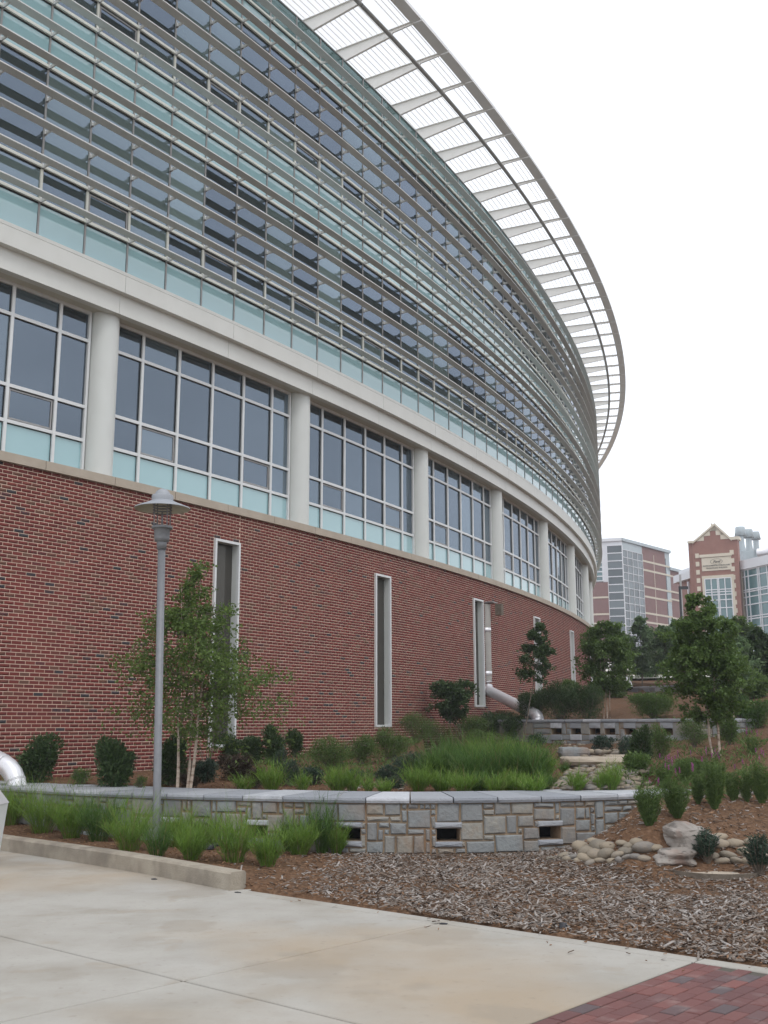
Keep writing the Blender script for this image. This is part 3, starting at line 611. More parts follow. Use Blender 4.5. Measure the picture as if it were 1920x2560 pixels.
# ---------------- stone walls
def polyparam(pl):
    L = np.concatenate([[0], np.cumsum(np.hypot(*np.diff(pl,axis=0).T))])
    def f(s_, off=0):
        x = np.interp(s_, L, pl[:,0]); y = np.interp(s_, L, pl[:,1]); e = .05
        d = np.array([np.interp(s_+e,L,pl[:,0])-np.interp(s_-e,L,pl[:,0]), np.interp(s_+e,L,pl[:,1])-np.interp(s_-e,L,pl[:,1])]); d /= np.linalg.norm(d)
        return x-d[1]*off, y+d[0]*off      # off > 0 goes behind
    return f, L[-1], L
def s_of(pl, px):
    f, L, _ = polyparam(pl); ss = np.linspace(0,L,1200); q = np.array([f(s_) for s_ in ss]); d = ray(px,2000); k = np.argmin(abs(q[:,0]/q[:,1]-d[0]/d[1])); return ss[k]
def stone_wall(name, label, pl, z0, ztop, capt, depth, caplen, opx, oz, cell, group=None, ow=.28, s0=0, smax=None, big=1):
    f, L, _ = polyparam(pl); r_ = random.Random(hash(name+label) & 0xffff if False else int(L*1000)); smax = smax or L
    x0, y0 = f((s0+smax)/2); T = thing(name, label, 'retaining wall', (x0,y0,z0), group); T['kind'] = 'thing'
    zc_ = ztop-capt; rows_ = int(round((zc_-z0)/cell)); ch_ = (zc_-z0)/rows_; cols_ = int((smax-s0)/cell)
    grid = np.zeros((rows_,cols_),int); opens = []
    for px in opx:
        s_ = s_of(pl,px); c0 = int((s_-s0-ow/2)/cell); c1 = c0+max(2,int(round(ow/cell)))
        r0 = int(round((oz[0]-z0)/ch_)); r1 = max(r0+1,int(round((oz[1]-z0)/ch_))); grid[max(0,r0-1):min(rows_,r1+1),max(0,c0):c1] = 1
        if c0 < 1 or c1 >= cols_-1: continue
        grid[r0:r1,c0:c1] = 1; opens.append((s0+c0*cell, s0+c1*cell, z0+r0*ch_, z0+r1*ch_))
    # core with recessed mortar face, interrupted at the openings
    ss = sorted(set([s0,smax]+[o for q in opens for o in q[:2]]+list(np.arange(s0,smax,.5)))); b = MB()
    for a_, c_ in zip(ss[:-1],ss[1:]):
        mid = (a_+c_)/2; op = [q for q in opens if q[0] < mid < q[1]]
        for (za,zb) in ([(z0-.3,zc_)] if not op else [(z0-.3,op[0][2]),(op[0][3],zc_)]):
            vs = [(*f(s_,o_),z) for s_ in (a_,c_) for o_ in (.022,depth-.03) for z in (za,zb)]
            b.add(vs, [(0,4,5,1),(2,3,7,6),(1,5,7,3),(0,2,6,4),(0,1,3,2),(4,6,7,5)])
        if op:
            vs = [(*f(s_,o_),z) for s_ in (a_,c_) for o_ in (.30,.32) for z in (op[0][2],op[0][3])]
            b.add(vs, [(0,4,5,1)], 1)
    obj('core', b.mesh('core',['wall_mortar','dark']), T)
    def blk(sa,sb,za,zb,nm='stone',m_='stone',proud=.0,dep=.1,jog=.008):
        b = MB(); g = .011 if nm == 'stone' else .003; e_ = .014; pr = proud+r_.uniform(-.006,.010)
        j = lambda: r_.uniform(-jog,jog)
        cn = [(sa+g+j(),za+g+j()*.7),(sb-g+j(),za+g+j()*.7),(sb-g+j(),zb-g+j()*.7),(sa+g+j(),zb-g+j()*.7)]
        sm, zm = (sa+sb)/2, (za+zb)/2
        P_ = lambda s_,o_,z: (*f(s_,o_),z)
        sh = lambda q,d_: (q[0]+(d_ if q[0] < sm else -d_), q[1]+(d_ if q[1] < zm else -d_))
        vs = [P_(q[0],dep,q[1]) for q in cn]+[P_(q[0],.012-pr*.3,q[1]) for q in cn]+[P_(*(lambda t_:(t_[0],-pr-r_.uniform(0,.008),t_[1]))(sh(q,e_))) for q in cn]
        vs.append(P_(sm+j(),-pr-r_.uniform(.002,.014),zm+j()))
        fs = []
        for k in range(4): k2 = (k+1)%4; fs += [(k,k2,4+k2,4+k),(4+k,4+k2,8+k2,8+k),(8+k,8+k2,12)]
        b.add(vs,fs); x,y = f(sm); o = obj(nm, b.mesh(nm,m_), T); return o
    # lintels and sills round the openings
    for (sa,sb,za,zb) in opens:
        blk(sa-.03,sb+.03,zb,zb+ch_,'lintel','cap',.016,.3,.002); blk(sa-.03,sb+.03,za-ch_,za,'opening_sill','cap',.018,.3,.002)
        ra, rb = int((zb-z0)/ch_), int((za-z0)/ch_)-1
    inside = lambda sa,sb,za,zb: [q for q in opens if not (sb <= q[0]-.035 or sa >= q[1]+.035 or zb <= q[2]-.042 or za >= q[3]+.05)]
    sizes = [(5,3),(4,3),(5,2),(1,1),(2,1),(3,2),(2,2),(3,1),(2,3),(1,2),(4,2),(4,3),(3,3),(2,1),(3,2),(4,1)]
    for r0 in range(rows_):
        for c0 in range(cols_):
            if grid[r0,c0]: continue
            ch2 = r_.sample(sizes,len(sizes)); ch2.append((1,1))
            if r_.random() < .5*big: ch2 = [q for q in ch2 if q[0]*q[1] >= 5]+ch2
            for (w__,hgt) in ch2:
                if r0+hgt <= rows_ and c0+w__ <= cols_ and not grid[r0:r0+hgt,c0:c0+w__].any(): break
            grid[r0:r0+hgt,c0:c0+w__] = 1
            sa,sb,za,zb = s0+c0*cell, s0+(c0+w__)*cell, z0+r0*ch_, z0+(r0+hgt)*ch_
            blk(sa,sb,za,zb)
    s_ = s0
    while s_ < smax-.05:
        e_ = min(smax, s_+caplen*r_.uniform(.94,1.06)); b = MB(); g = .009; vs = []; ov = .035; nseg = 3; dz = r_.uniform(-.003,.003)
        for k in range(nseg+1):
            q = s_+g+(e_-s_-2*g)*k/nseg; jj = r_.uniform(-.006,.006)
            vs += [(*f(q,depth),zc_+.002),(*f(q,-ov+.008+jj),zc_+.004),(*f(q,-ov-.004+jj),zc_+capt*.5),(*f(q,-ov+.004+jj),ztop-.008+dz),(*f(q,-ov+.016),ztop+dz),(*f(q,depth),ztop+dz)]
        fs = []
        for k in range(nseg):
            for w__ in range(6): fs.append((k*6+w__, k*6+(w__+1)%6, k*6+6+(w__+1)%6, k*6+6+w__))
        fs += [tuple(range(6)), tuple(reversed([nseg*6+q for q in range(6)]))]
        b.add(vs,[tuple(reversed(x_)) for x_ in fs]); obj('capstone', b.mesh('capstone','cap'), T); s_ = e_
    return T
stone_wall('stone_wall','long curved grey stone wall with pale slab coping behind the mulch bed', wall1, 0.02, .705, .072, 1.22, .575, [441,653,882,1120,1372], (.17,.335), .074, s0=3.0)
stone_wall('stone_wall','low stone wall with a row of six openings below the end of the steel downpipe', wall2, 1.0, 1.745, .09, .6, .56, [1401,1448,1495,1542,1587,1680], (1.25,1.43), .15, ow=.27, big=.3)
stone_wall('stone_wall','farthest low stone wall with dark openings half hidden behind the large birch', wall3, 2.75, 3.36, .09, .6, .7, [1600,1632,1663], (2.92,3.1), .2, ow=.4, big=.3)

# ---------------- steel downpipes
def pipe(pts, r, name, label, bands=()):
    b0 = pts[-1]; T = thing(name, label, 'pipe', tuple(pts[-1])); pts = [Vector(p) for p in pts]
    # round each bend in mitred steps
    out = [pts[0]]; joints = []
    for k in range(1,len(pts)-1):
        a_, c_, d_ = pts[k-1], pts[k], pts[k+1]; q = min(.26,(c_-a_).length*.45,(d_-c_).length*.45)
        p0, p1 = c_+(a_-c_).normalized()*q, c_+(d_-c_).normalized()*q; seg = []
        for t_ in (0,.33,.67,1): seg.append(p0*(1-t_)**2+c_*2*t_*(1-t_)+p1*t_**2)
        out += seg; joints += (seg[::3] if r < .152 else seg)
    out.append(pts[-1])
    b = MB(); b.tube(out, r, 20, 0, False); b.tube(out, r*.94, 20, 1, False)
    o = obj('pipe_run', b.mesh('pipe',['steel','dark'],True), T)
    for j in joints+[Vector(q) for q in bands]:
        k = min(range(len(out)-1), key=lambda i: ((out[i]+out[i+1])/2-j).length)
        d_ = min(range(len(out)), key=lambda i:(out[i]-j).length); dd = (out[min(d_+1,len(out)-1)]-out[max(d_-1,0)]).normalized()
        if j in joints: b = MB(); b.tube([j-dd*.012,j+dd*.012], r*1.035, 20); obj('seam', b.mesh('seam','steel',True), T)
    return T, out
pi = 15.35+.42
top = P(pi,.50,E_+3.86); el = P(pi,.50,E_+1.10); dn = at(1346,1790,31.0); end = Vector((dn.x,dn.y,dn.z-.42))
s3 = Vector((el.x,el.y,el.z))
TP, _ = pipe([top, s3, dn, end], .165, 'downpipe', 'silver steel downpipe from the third slot window angling down to the low wall')
M['dull_steel'] = mat('dull_steel', [(.2,(.33,.31,.285)),(.8,(.42,.40,.37))], ns=5, rough=.55, metal=.2)
b = MB(); b.tube([tuple(top),(s3.x,s3.y,s3.z+.30)], .1665, 20, 0, False); obj('upper_run', b.mesh('upper_run','dull_steel',True), TP)
b = MB()
for z in (E_+3.02,E_+1.62): b.lathe([(.167,z-.07),(.173,z-.07),(.173,z+.07),(.167,z+.07)],20,(top.x,top.y,0))
obj('band', b.mesh('band','steel',True), TP)
b = MB(); b.box(-.16,.30,-.16,.14,-.03,.0); obj('hood', b.mesh('hood','mull'), TP, tuple(P(pi,.66,E_+3.93)), ang(pi))
b = MB(); b.box(.15,.36,-.30,-.08,-.44,-.08); obj('outlet_box', b.mesh('outlet','bark'), TP, tuple(P(pi,.70,E_+3.95)), ang(pi))
g0 = ground(45,1975)
pipe([at(-260,1770,17.6), at(32,1922,16.9), at(48,1990,16.8)], .15, 'downpipe', 'silver steel downpipe cut off by the left edge of the view beside the wall coping')
pipe([at(1530,1700,52), at(1565,1700,50), at(1573,1722,49.8)], .2, 'downpipe', 'small distant silver pipe end shining between the two leafy trees')

# ---------------- lamp post
lb = ground(390,2108); lx, ly, lz = lb
Lm = thing('lamp_post', 'grey metal lamp post with a domed hat shade standing in the grass bed', 'lamp post', (lx,ly,lz))
ltop = at(407,1222,ly); LH = ltop.z-lz; tilt = (ltop.x-lx)/LH
def lampobj(nm, b, m_, sm=True, par=None):
    if nm != 'pole': b.v = [(x*1.14,y*1.14,LH+(z-LH)*1.1) for x,y,z in b.v]
    me = b.mesh(nm,m_,sm)
    for v in me.vertices: v.co.x += tilt*v.co.z
    return obj(nm, me, par or Lm, (lx,ly,lz))
pr = .0525; s_ = 1.0
zc = LH
b = MB(); b.lathe([(.085,0),(.085,.02),(.06,.05),(pr+.004,.12),(pr,.14),(pr*.98,zc-.80),(.0,zc-.80)],24); lampobj('pole',b,'lamp_grey')
b = MB(); b.lathe([(.0,.0),(.058,0),(.060,.09),(.058,.095),(.085,.10),(.092,.14),(.097,.26),(.1,.262)],24); 
b.v = [(x,y,z+zc-.78) for x,y,z in b.v]; col = lampobj('collar',b,'lamp_grey')
b = MB(); b.lathe([(.0,0),(.125,0),(.128,.02),(.12,.035),(.0,.036)],24); b.v = [(x,y,z+zc-.52) for x,y,z in b.v]; lampobj('ring_plate',b,'lamp_grey')
for k in range(4):
    a_ = k*math.pi/2+.75; b = MB(); b.tube([(.112*math.cos(a_),.112*math.sin(a_),zc-.49),(.112*math.cos(a_),.112*math.sin(a_),zc-.16)],.007,6); lampobj('cage_bar',b,'lamp_grey')
b = MB(); b.tube([(0,0,zc-.49),(0,0,zc-.3)],.011,8); lampobj('stem',b,'lamp_grey')
for z in (.20,.235,.27,.305):
    b = MB(); b.lathe([(.094,zc-z),(.118,zc-z-.006),(.118,zc-z-.012),(.094,zc-z-.006),(.094,zc-z)],24); lampobj('cage_ring',b,'lamp_grey')
b = MB(); b.lathe([(.0,zc-.165),(.11,zc-.165),(.2,zc-.20),(.335,zc-.255),(.337,zc-.262)],40,mi=1); b.lathe([(.337,zc-.262),(.335,zc-.249),(.2,zc-.192),(.125,zc-.155),(.12,zc-.15)],40); lampobj('shade',b,['lamp_shade','cream'])
b = MB(); b.lathe([(.13,zc-.16),(.132,zc-.10),(.125,zc-.085),(.098,zc-.08)],32); lampobj('cap',b,'lamp_shade')
b = MB(); b.lathe([(.098*math.cos(q*math.pi/16),zc-.10+.10*math.sin(q*math.pi/16)) for q in range(9)],32); lampobj('dome',b,'lamp_shade')

# ---------------- litter bin at the left edge
bn = onz(-49,2165,0); bz = 0.0; Tb = thing('litter_bin','pale tapering litter bin with a sloping metal top cut off at the left edge','bin',(bn[0],bn[1],0))
b = MB()
tx = at(-22,1984,bn[1]); hz = tx.z
vs = [(-.13,-.2,0),(.13,-.2,0),(.13,.2,0),(-.13,.2,0),(-.2,-.25,hz-.12),(.19,-.25,hz-.12),(.19,.25,hz-.12),(-.2,.25,hz-.12)]
b.add(vs,[(0,1,5,4),(1,2,6,5),(2,3,7,6),(3,0,4,7),(3,2,1,0)]); obj('body', b.mesh('body','frame'), Tb, (bn[0],bn[1],0))
b = MB(); b.add([(-.2,-.26,hz-.12),(.2,-.26,hz-.12),(.2,.26,hz-.12),(-.2,.26,hz-.12),(-.1,-.2,hz+.09),(.05,-.2,hz+.09),(.05,.2,hz+.09),(-.1,.2,hz+.09)],[(0,1,5,4),(1,2,6,5),(2,3,7,6),(3,0,4,7),(4,5,6,7),(3,2,1,0)]); obj('lid', b.mesh('lid','steel'), Tb, (bn[0],bn[1],0))

# ---------------- wood chips over the mulch
def chips(N, region, size, m_, name, label, zfun=None):
    X, Y = region(N*3); es_ = edge_s(X,Y); ok = (es_ > .04) | ((es_ > -.5) & (rng.uniform(0,1,len(X)) < .035*np.exp(np.minimum(es_,0)*5)) & (X > e1[0]+.1))
    s1, _, _ = sdist(wall1,X,Y); ok &= (s1 < -.02)|(s1 > 1.25)
    X, Y = X[ok][:N], Y[ok][:N]; N = len(X); Z = np.where(edge_s(X,Y) > .04, H(X,Y), .0)
    dn_ = np.maximum(.35, 1)
    L = rng.gamma(3.2, size/3.2, N)+.008; Wd = L*rng.uniform(.16,.42,N); Wd = np.minimum(Wd,.020); Th = rng.uniform(.002,.006,N)
    az = rng.uniform(0,2*np.pi,N); ti = rng.normal(0,.22,N); ro = rng.normal(0,.4,N)
    d = np.stack([np.cos(az)*np.cos(ti),np.sin(az)*np.cos(ti),np.sin(ti)],1); sdd = np.stack([-np.sin(az)*np.cos(ro),np.cos(az)*np.cos(ro),np.sin(ro)],1); up = np.cross(d,sdd)
    c = np.stack([X,Y,Z+.004+abs(np.sin(ti))*L*.35+rng.uniform(0,.012,N)],1)
    jit = rng.uniform(.55,1,(N,4)); V = []
    for q,(a_,b_) in enumerate(((-1,-1),(1,-1),(1,1),(-1,1))):
        V.append(c+d*(a_*L/2*jit[:,q])[:,None]+sdd*(b_*Wd/2*jit[:,3-q])[:,None]+up*(Th/2)[:,None])
    for q,(a_,b_) in enumerate(((-1,-1),(1,-1),(1,1),(-1,1))):
        V.append(c+d*(a_*L/2*jit[:,q])[:,None]+sdd*(b_*Wd/2*jit[:,3-q])[:,None]-up*(Th/2)[:,None])
    V = np.stack(V,1).reshape(-1,3); F_ = np.array([(0,1,2,3),(0,4,5,1),(1,5,6,2),(2,6,7,3),(3,7,4,0)])
    o = obj(name, npmesh(name, V, (np.arange(N)[:,None,None]*8+F_).reshape(-1,4), m_), kind='stuff', label=label, category='wood chips')
def reg_main(N):
    t_ = rng.uniform(0,1,N); D = 6.6+ (14.5-6.6)*rng.uniform(0,1,N)**.75; u = rng.uniform(-.16,.42,N); X = u*D
    dens = sstep((X+.9+rng.normal(0,.5,N))/1.3); k = rng.uniform(0,1,N) < dens
    patch = np.sin(X*2.1+1.3*np.sin(D*1.7))*np.cos(D*2.3+X) ; k &= rng.uniform(0,1,N) < np.where(patch > .35, .45, 1)
    k &= rng.uniform(0,1,N) < np.where((X > 2.2)&(D > 12.2), .10, np.where((X > 2.6)&(D > 10.5), .4, 1))
    return X[k], D[k]
chips(23000, reg_main, .050, 'chip', 'wood_chips', 'grey weathered wood chips spread in front of the stone wall')
def reg_all(N):
    D = rng.uniform(6.6,26,N)**1.0; u = rng.uniform(-.42,.42,N); return u*D, D
chips(30000, reg_all, .026, 'chip2', 'bark_mulch', 'red brown bark mulch covering the beds')

# ---------------- rocks
def rock(seed, sx, sy, sz, sub=2, rough=.12, flat=.0, squash=None):
    r_ = random.Random(seed); b = MB()
    import bmesh
    bm = bmesh.new(); bmesh.ops.create_icosphere(bm, subdivisions=sub, radius=1)
    off = Vector((r_.uniform(-9,9),r_.uniform(-9,9),r_.uniform(-9,9)))
    from mathutils import noise
    for v in bm.verts:
        p = v.co.normalized(); k = 1+rough*noise.noise(p*1.3+off)*2+rough*.5*noise.noise(p*3+off)
        if flat:
            p = Vector([math.copysign(abs(c_)**(1-flat),c_) for c_ in p]); p.normalize(); mxx = max(abs(p.x),abs(p.y),abs(p.z)); p = p/mxx**flat
            k = 1+rough*(noise.noise(p*1.1+off)*2+.7*noise.cell(p*1.6+off)*.4)
        v.co = Vector((p.x*sx*k,p.y*sy*k,p.z*sz*k))
    me = bpy.data.meshes.new('rock'); bm.to_mesh(me); bm.free(); return me
cob = []
for k in range(10):
    me = rock(k+3, 1, random.uniform(.65,.9), random.uniform(.45,.62), 2, .09); me.materials.append(M['cobble']); me.polygons.foreach_set('use_smooth',[True]*len(me.polygons)); cob.append(me)
def cobble(px, py, w, label, group, z=None, lift=0):
    p = ground(px,py); D = p.y; s_ = w/2*D/FPX
    o = obj('river_cobble', random.choice(cob), None, (p.x,p.y,p.z+s_*.16+lift), 0, label=label, category='stone', group=group)
    o.scale = (s_*random.uniform(.95,1.2), s_*random.uniform(.95,1.1), s_*random.uniform(.8,1.1)); o.rotation_euler = (random.uniform(-.3,.3),random.uniform(-.3,.3),random.uniform(-.5,.5)); return o
G1 = 'river cobbles heaped at the right end of the long stone wall'; la = 'rounded grey tan river cobble in the heap at the right end of the long wall'
for (x,y,w) in [(1412,2138,34),(1436,2142,28),(1452,2118,46),(1470,2130,50),(1500,2120,52),(1418,2148,30),(1462,2147,40),(1490,2138,48),(1515,2140,44),(1520,2118,44),(1490,2108,40),(1545,2140,36),(1530,2152,30),
                (1500,2152,34),(1565,2128,34),(1575,2118,36),(1568,2145,30),(1548,2152,26),(1590,2146,34),(1610,2150,34),(1612,2126,56),(1445,2152,26),(1475,2156,28),(1380,2146,26),(1640,2120,36),(1555,2108,30),(1590,2112,34)]:
    cobble(x,y+4,w,la,G1)
G2 = 'river cobbles beside the boulder'; lb_ = 'smooth tan river cobble packed behind the boulder and the dark bushy plants'
for (x,y,w) in [(1798,2092,40),(1835,2110,44),(1800,2108,44),(1820,2138,40),(1862,2130,40),(1780,2140,36),(1880,2106,44),(1905,2118,40),(1805,2152,34),(1842,2150,36),(1870,2150,30),(1915,2140,34)]:
    cobble(x,y+6,w,lb_,G2)
G3 = 'pale cobbles behind the coping by the pink flowering plants'; lc_ = 'pale cobble of the dry creek beside the pink flowering plants'
for k in range(46):
    t_ = k/45; x = random.choice([random.uniform(1560,1640),random.uniform(1560,1625),random.uniform(1715,1765),random.uniform(1830,1900)]); 
    y = random.uniform(1965,1990) if x < 1660 else (random.uniform(1975,2000) if x < 1800 else random.uniform(1985,1998))
    cobble(x,y,random.uniform(14,26),lc_,G3)
ORD = 'first second third fourth fifth sixth seventh eighth ninth tenth eleventh twelfth thirteenth fourteenth fifteenth sixteenth seventeenth eighteenth nineteenth twentieth twenty-first twenty-second twenty-third twenty-fourth twenty-fifth twenty-sixth twenty-seventh'.split()
def order_labels(grp, text):
    os_ = sorted([o for o in COL.objects if o.get('group') == grp], key=lambda o: o.location.x/o.location.y)
    for o, w_ in zip(os_, ORD): o['label'] = text % w_
order_labels(G1, '%s river cobble from the left in the heap at the end of the long wall')
order_labels(G2, '%s tan cobble from the left in the pile right of the large boulder')
def reg_creek(N):
    x = []; 
    for k in range(N):
        t_ = random.random(); y = 1875+100*t_; c_ = 1470+40*math.sin(t_*3)+ (20*(1-t_)); x.append((random.uniform(c_-85-30*t_,c_+95+10*t_), y))
    return x
# creek bed stones: nobody could count them, one stuff object (built from real stones)
V = []; Fs = []; base = [np.array([v.co[:] for v in m_.vertices]) for m_ in cob]; bf = [np.array([p_.vertices[:] for p_ in m_.polygons]) for m_ in cob]; o_ = 0
import bmesh
lowc = []
for k in range(5):
    me = rock(90+k,1,.75,.4,1,.12); lowc.append((np.array([v.co[:] for v in me.vertices]), np.array([p_.vertices[:] for p_ in me.polygons])))
def stones(cells, szr):
    global o_
    for (px,py) in cells:
        p = ground(px,py); s_ = random.uniform(*szr); vv, ff = random.choice(lowc); a_ = random.uniform(0,6.28); c,s2 = math.cos(a_),math.sin(a_)
        q = vv*np.array([s_,s_,s_*random.uniform(.7,1)]); q = np.stack([c*q[:,0]-s2*q[:,1], s2*q[:,0]+c*q[:,1], q[:,2]],1)+np.array([p.x,p.y,p.z+s_*.15]); V.append(q); Fs.append(ff+o_); o_ += len(q)
stones(reg_creek(520),(.05,.13))
stones([(random.uniform(860,1010),random.uniform(1955,1976)) for _ in range(110)],(.03,.07))
stones([(random.uniform(1395,1460),random.uniform(1862,1885)) for _ in range(30)],(.06,.12))
obj('creek_stones', npmesh('creek_stones', np.concatenate(V), np.concatenate(Fs), 'cobble', smooth=False), kind='stuff', label='dry creek bed of flat tan stones between the two stone walls', category='creek bed')
def boulder(px, py, w, h, seed, label, name='boulder', m_='boulder', dy=.8, rz=0, flat=.45, rough=.27):
    p = ground(px,py); k = p.y/FPX; me = rock(seed, w/2*k, w/2*k*dy, h*k*.62, 4, rough, flat); me.materials.append(M[m_])
    return obj(name, me, None, (p.x,p.y+w/2*k*dy*.6,p.z+h*k*.33), rz, label=label, category='boulder')
boulder(1724,2130,112,60,5,'large pinkish grey boulder at the foot of the slope beside the cobbles', rz=.2)
boulder(1698,2160,100,30,11,'pale broken boulder lying in front of the larger pink one', rz=-.15)
for (x,y,w,h,sd,lb2) in [(1500,1912,190,22,21,'long flat tan stone slab lying across the dry creek'),(1440,1893,75,28,22,'stacked grey ledge stones below the openings of the low wall'),(1560,1898,70,12,23,'small flat slab at the right end of the creek')]:
    p = ground(x,y); k = p.y/FPX; me = rock(sd, w/2*k, .6 if w > 100 else .35, h*k*.5, 3, .05, .6); me.materials.append(M['slab' if sd != 22 else 'stone']); obj('flat_stone', me, None, (p.x,p.y+.3,p.z+h*k*.35), 0, label=lb2, category='stone')
for (x,y,w) in [(1475,1888,26),(1497,1888,26),(1516,1890,26),(1540,1890,22),(1488,1878,22),(1512,1878,20)]:
    cobble(x,y,w,'rounded boulder stone set in the row below the low wall','round stones below the low wall',lift=.05)
for (x,y,w,l2) in [(1655,1822,26,'white stone beside the trunk of the large birch'),(1790,1836,24,'pale stone right of the birch trunks'),(1610,1776,18,'small white rock in front of the round green shrub')]:
    p = ground(x if x != 1655 else 1728, y); me = rock(x, w/2*p.y/FPX, w/2*p.y/FPX, w/4*p.y/FPX, 2, .15); me.materials.append(M['far_stone']); obj('rock', me, None, tuple(p), 0, label=l2, category='stone')
order_labels('round stones below the low wall', '%s round stone from the left in the row below the low wall')
# ring edging with a flat disc, drain head, debris on the plaza
p = ground(1800,2172); p.z -= .045; Tm = thing('valve_cover','flat round concrete cover inside a thin rusty steel ring by the bushy plants','cover',tuple(p))
b = MB(); b.lathe([(.0,.022),(.42,.020),(.44,.012),(.44,-.03)],40); obj('disc', b.mesh('disc','slab',True), Tm, tuple(p))
b = MB(); b.lathe([(.50,-.03),(.50,.04),(.51,.04),(.51,-.03)],48); obj('steel_ring', b.mesh('ring','bark'), Tm, (p.x-.05,p.y+.02,p.z))
p = ground(515,2122); Td = thing('drain_fitting','small black plastic irrigation fitting among the grasses','fitting',tuple(p))
b = MB(); b.lathe([(.0,.06),(.09,.055),(.11,.03),(.11,0)],20); obj('lid', b.mesh('lid','dark_metal',True), Td, tuple(p))
b = MB(); b.tube([(.05,0,.03),(.16,.02,.05),(.2,.03,.04)],.02,8); obj('spout', b.mesh('spout','dark_metal',True), Td, tuple(p))
for (px,py,w,l2) in [(1109,2311,.036,'small dark clod lying at the slab joint near the chips'),(385,2199,.038,'dark twig lying on the plaza against the kerb'),(594,2232,.03,'dark crumb at the end of the kerb')]:
    x,y = onz(px,py,0); me = rock(px,w,w*.35,w*.22,2,.2); me.materials.append(M['dark_metal']); obj('debris', me, None, (x,y,w*.15), -.1, label=l2, category='debris')
p = ground(1408,2323); b = MB(); b.lathe([(.0,.05),(.03,.045),(.035,0)],14); obj('sprinkler_head', b.mesh('spr','dark_metal',True), None, tuple(p), label='tiny black sprinkler head in the wood chips', category='sprinkler')

# ---------------- plants
def leaves(p, d, L, Wd, up=None, fold=.25):
    """array of folded leaves: base p, direction d, length L, width W"""
    N = len(p); d = d/np.linalg.norm(d,axis=1,keepdims=True); r_ = rng.normal(0,1,(N,3)); 
    if up is not None: r_ = r_*.6+np.array(up)
    sd_ = np.cross(d,r_); sd_ /= np.linalg.norm(sd_,axis=1,keepdims=True)+1e-9; nn_ = np.cross(sd_,d)
    L = L[:,None]; Wd = Wd[:,None]
    V = np.stack([p, p+d*L*.45+sd_*Wd*.5+nn_*Wd*fold, p+d*L, p+d*L*.45-sd_*Wd*.5+nn_*Wd*fold],1).reshape(-1,3)
    k = np.arange(N)[:,None]*4; return V, np.concatenate([k+[0,1,2],k+[0,2,3]],1).reshape(-1,3)
def blades(p, d0, L, Wd, bend, segs=3):
    """curved grass blades: base p, start direction d0, drooping by 'bend'"""
    N = len(p); d = d0/np.linalg.norm(d0,axis=1,keepdims=True); sd_ = np.cross(d,[0,0,1.]); sd_ += rng.normal(0,.25,(N,3)); sd_ /= np.linalg.norm(sd_,axis=1,keepdims=True)
    pts = [p]; cur = p.copy(); dd = d.copy(); hz_ = np.stack([d[:,0],d[:,1],0*d[:,0]],1)+rng.normal(0,.08,(N,3))
    for s_ in range(segs):
        cur = cur+dd*(L/segs)[:,None]; pts.append(cur.copy()); dd = dd+(hz_*bend[:,None]*1.2-np.array([0,0,1.])*bend[:,None]*(.35+.5*s_)); dd /= np.linalg.norm(dd,axis=1,keepdims=True)
    wd = [1,.9,.6,.0][:segs+1] if segs == 3 else np.linspace(1,0,segs+1)
    rows_ = []
    for s_ in range(segs+1):
        w_ = (Wd*max(wd[s_],.05)/2)[:,None]; rows_ += [pts[s_]-sd_*w_, pts[s_]+sd_*w_]
    V = np.stack(rows_,1).reshape(-1,3); k = np.arange(N)[:,None,None]*2*(segs+1)
    F_ = np.array([(2*s_,2*s_+1,2*s_+3,2*s_+2) for s_ in range(segs)]); return V, (k+F_).reshape(-1,4), pts
def on(px, py): return ground(px,py)
def grass_clump(px, py, hpx, wpx, label, m_='grass', N=230, group=None, bend=.22, seed=0, name='ornamental_grass', stiff=1.0, straw=.12, bw=.0075):
    g = on(px,py); k = g.y/FPX; h = hpx*k; w = wpx*k
    az = rng.uniform(0,2*np.pi,N); r0 = w*.14*np.sqrt(rng.uniform(0,1,N)); sp = rng.uniform(0,1,N)**.8
    p = np.stack([g.x+r0*np.cos(az), g.y+r0*np.sin(az), np.full(N,g.z-.02)],1)
    az2 = az+rng.normal(0,.5,N); lean = sp*(w*.5/h)*1.45/stiff
    d0 = np.stack([np.cos(az2)*lean,np.sin(az2)*lean,np.ones(N)],1); L = h*rng.uniform(.38,1.15,N)*np.sqrt(1+lean**2)*(1.05-.30*sp**2)
    L *= np.where(rng.uniform(0,1,N) < .6,.82,1.05); V, F_, pts = blades(p,d0,L,np.full(N,bw)*rng.uniform(.6,1.2,N),rng.uniform(.3,1.6,N)*bend)
    # side leaves on the stems
    n2 = N*7; s_ = rng.integers(0,N,n2); t_ = rng.uniform(.0,1.,n2)[:,None]; q = pts[1][s_]*(1-t_)+pts[2][s_]*t_
    a3 = rng.uniform(0,6.28,n2); d2 = np.stack([np.cos(a3)*.8,np.sin(a3)*.8,rng.uniform(.3,1.5,n2)],1)+.5*(q-p[s_])/h
    V2, F2, _ = blades(q,d2,h*rng.uniform(.12,.34,n2),np.full(n2,bw*.85),rng.uniform(.2,.9,n2)*.5,2)
    mi = np.concatenate([(rng.uniform(0,1,N) < straw).repeat(3), np.zeros(n2*2,bool)]).astype(int)
    o = obj(name, npmesh(name, np.concatenate([V,V2]), np.concatenate([F_,F2+len(V)]), [m_,'straw'], mi), None, label=label, category='grass plant')
    if group: o['group'] = group
    return o
def recenter(o, g): pass
GR = 'ornamental grass clumps along the kerb'
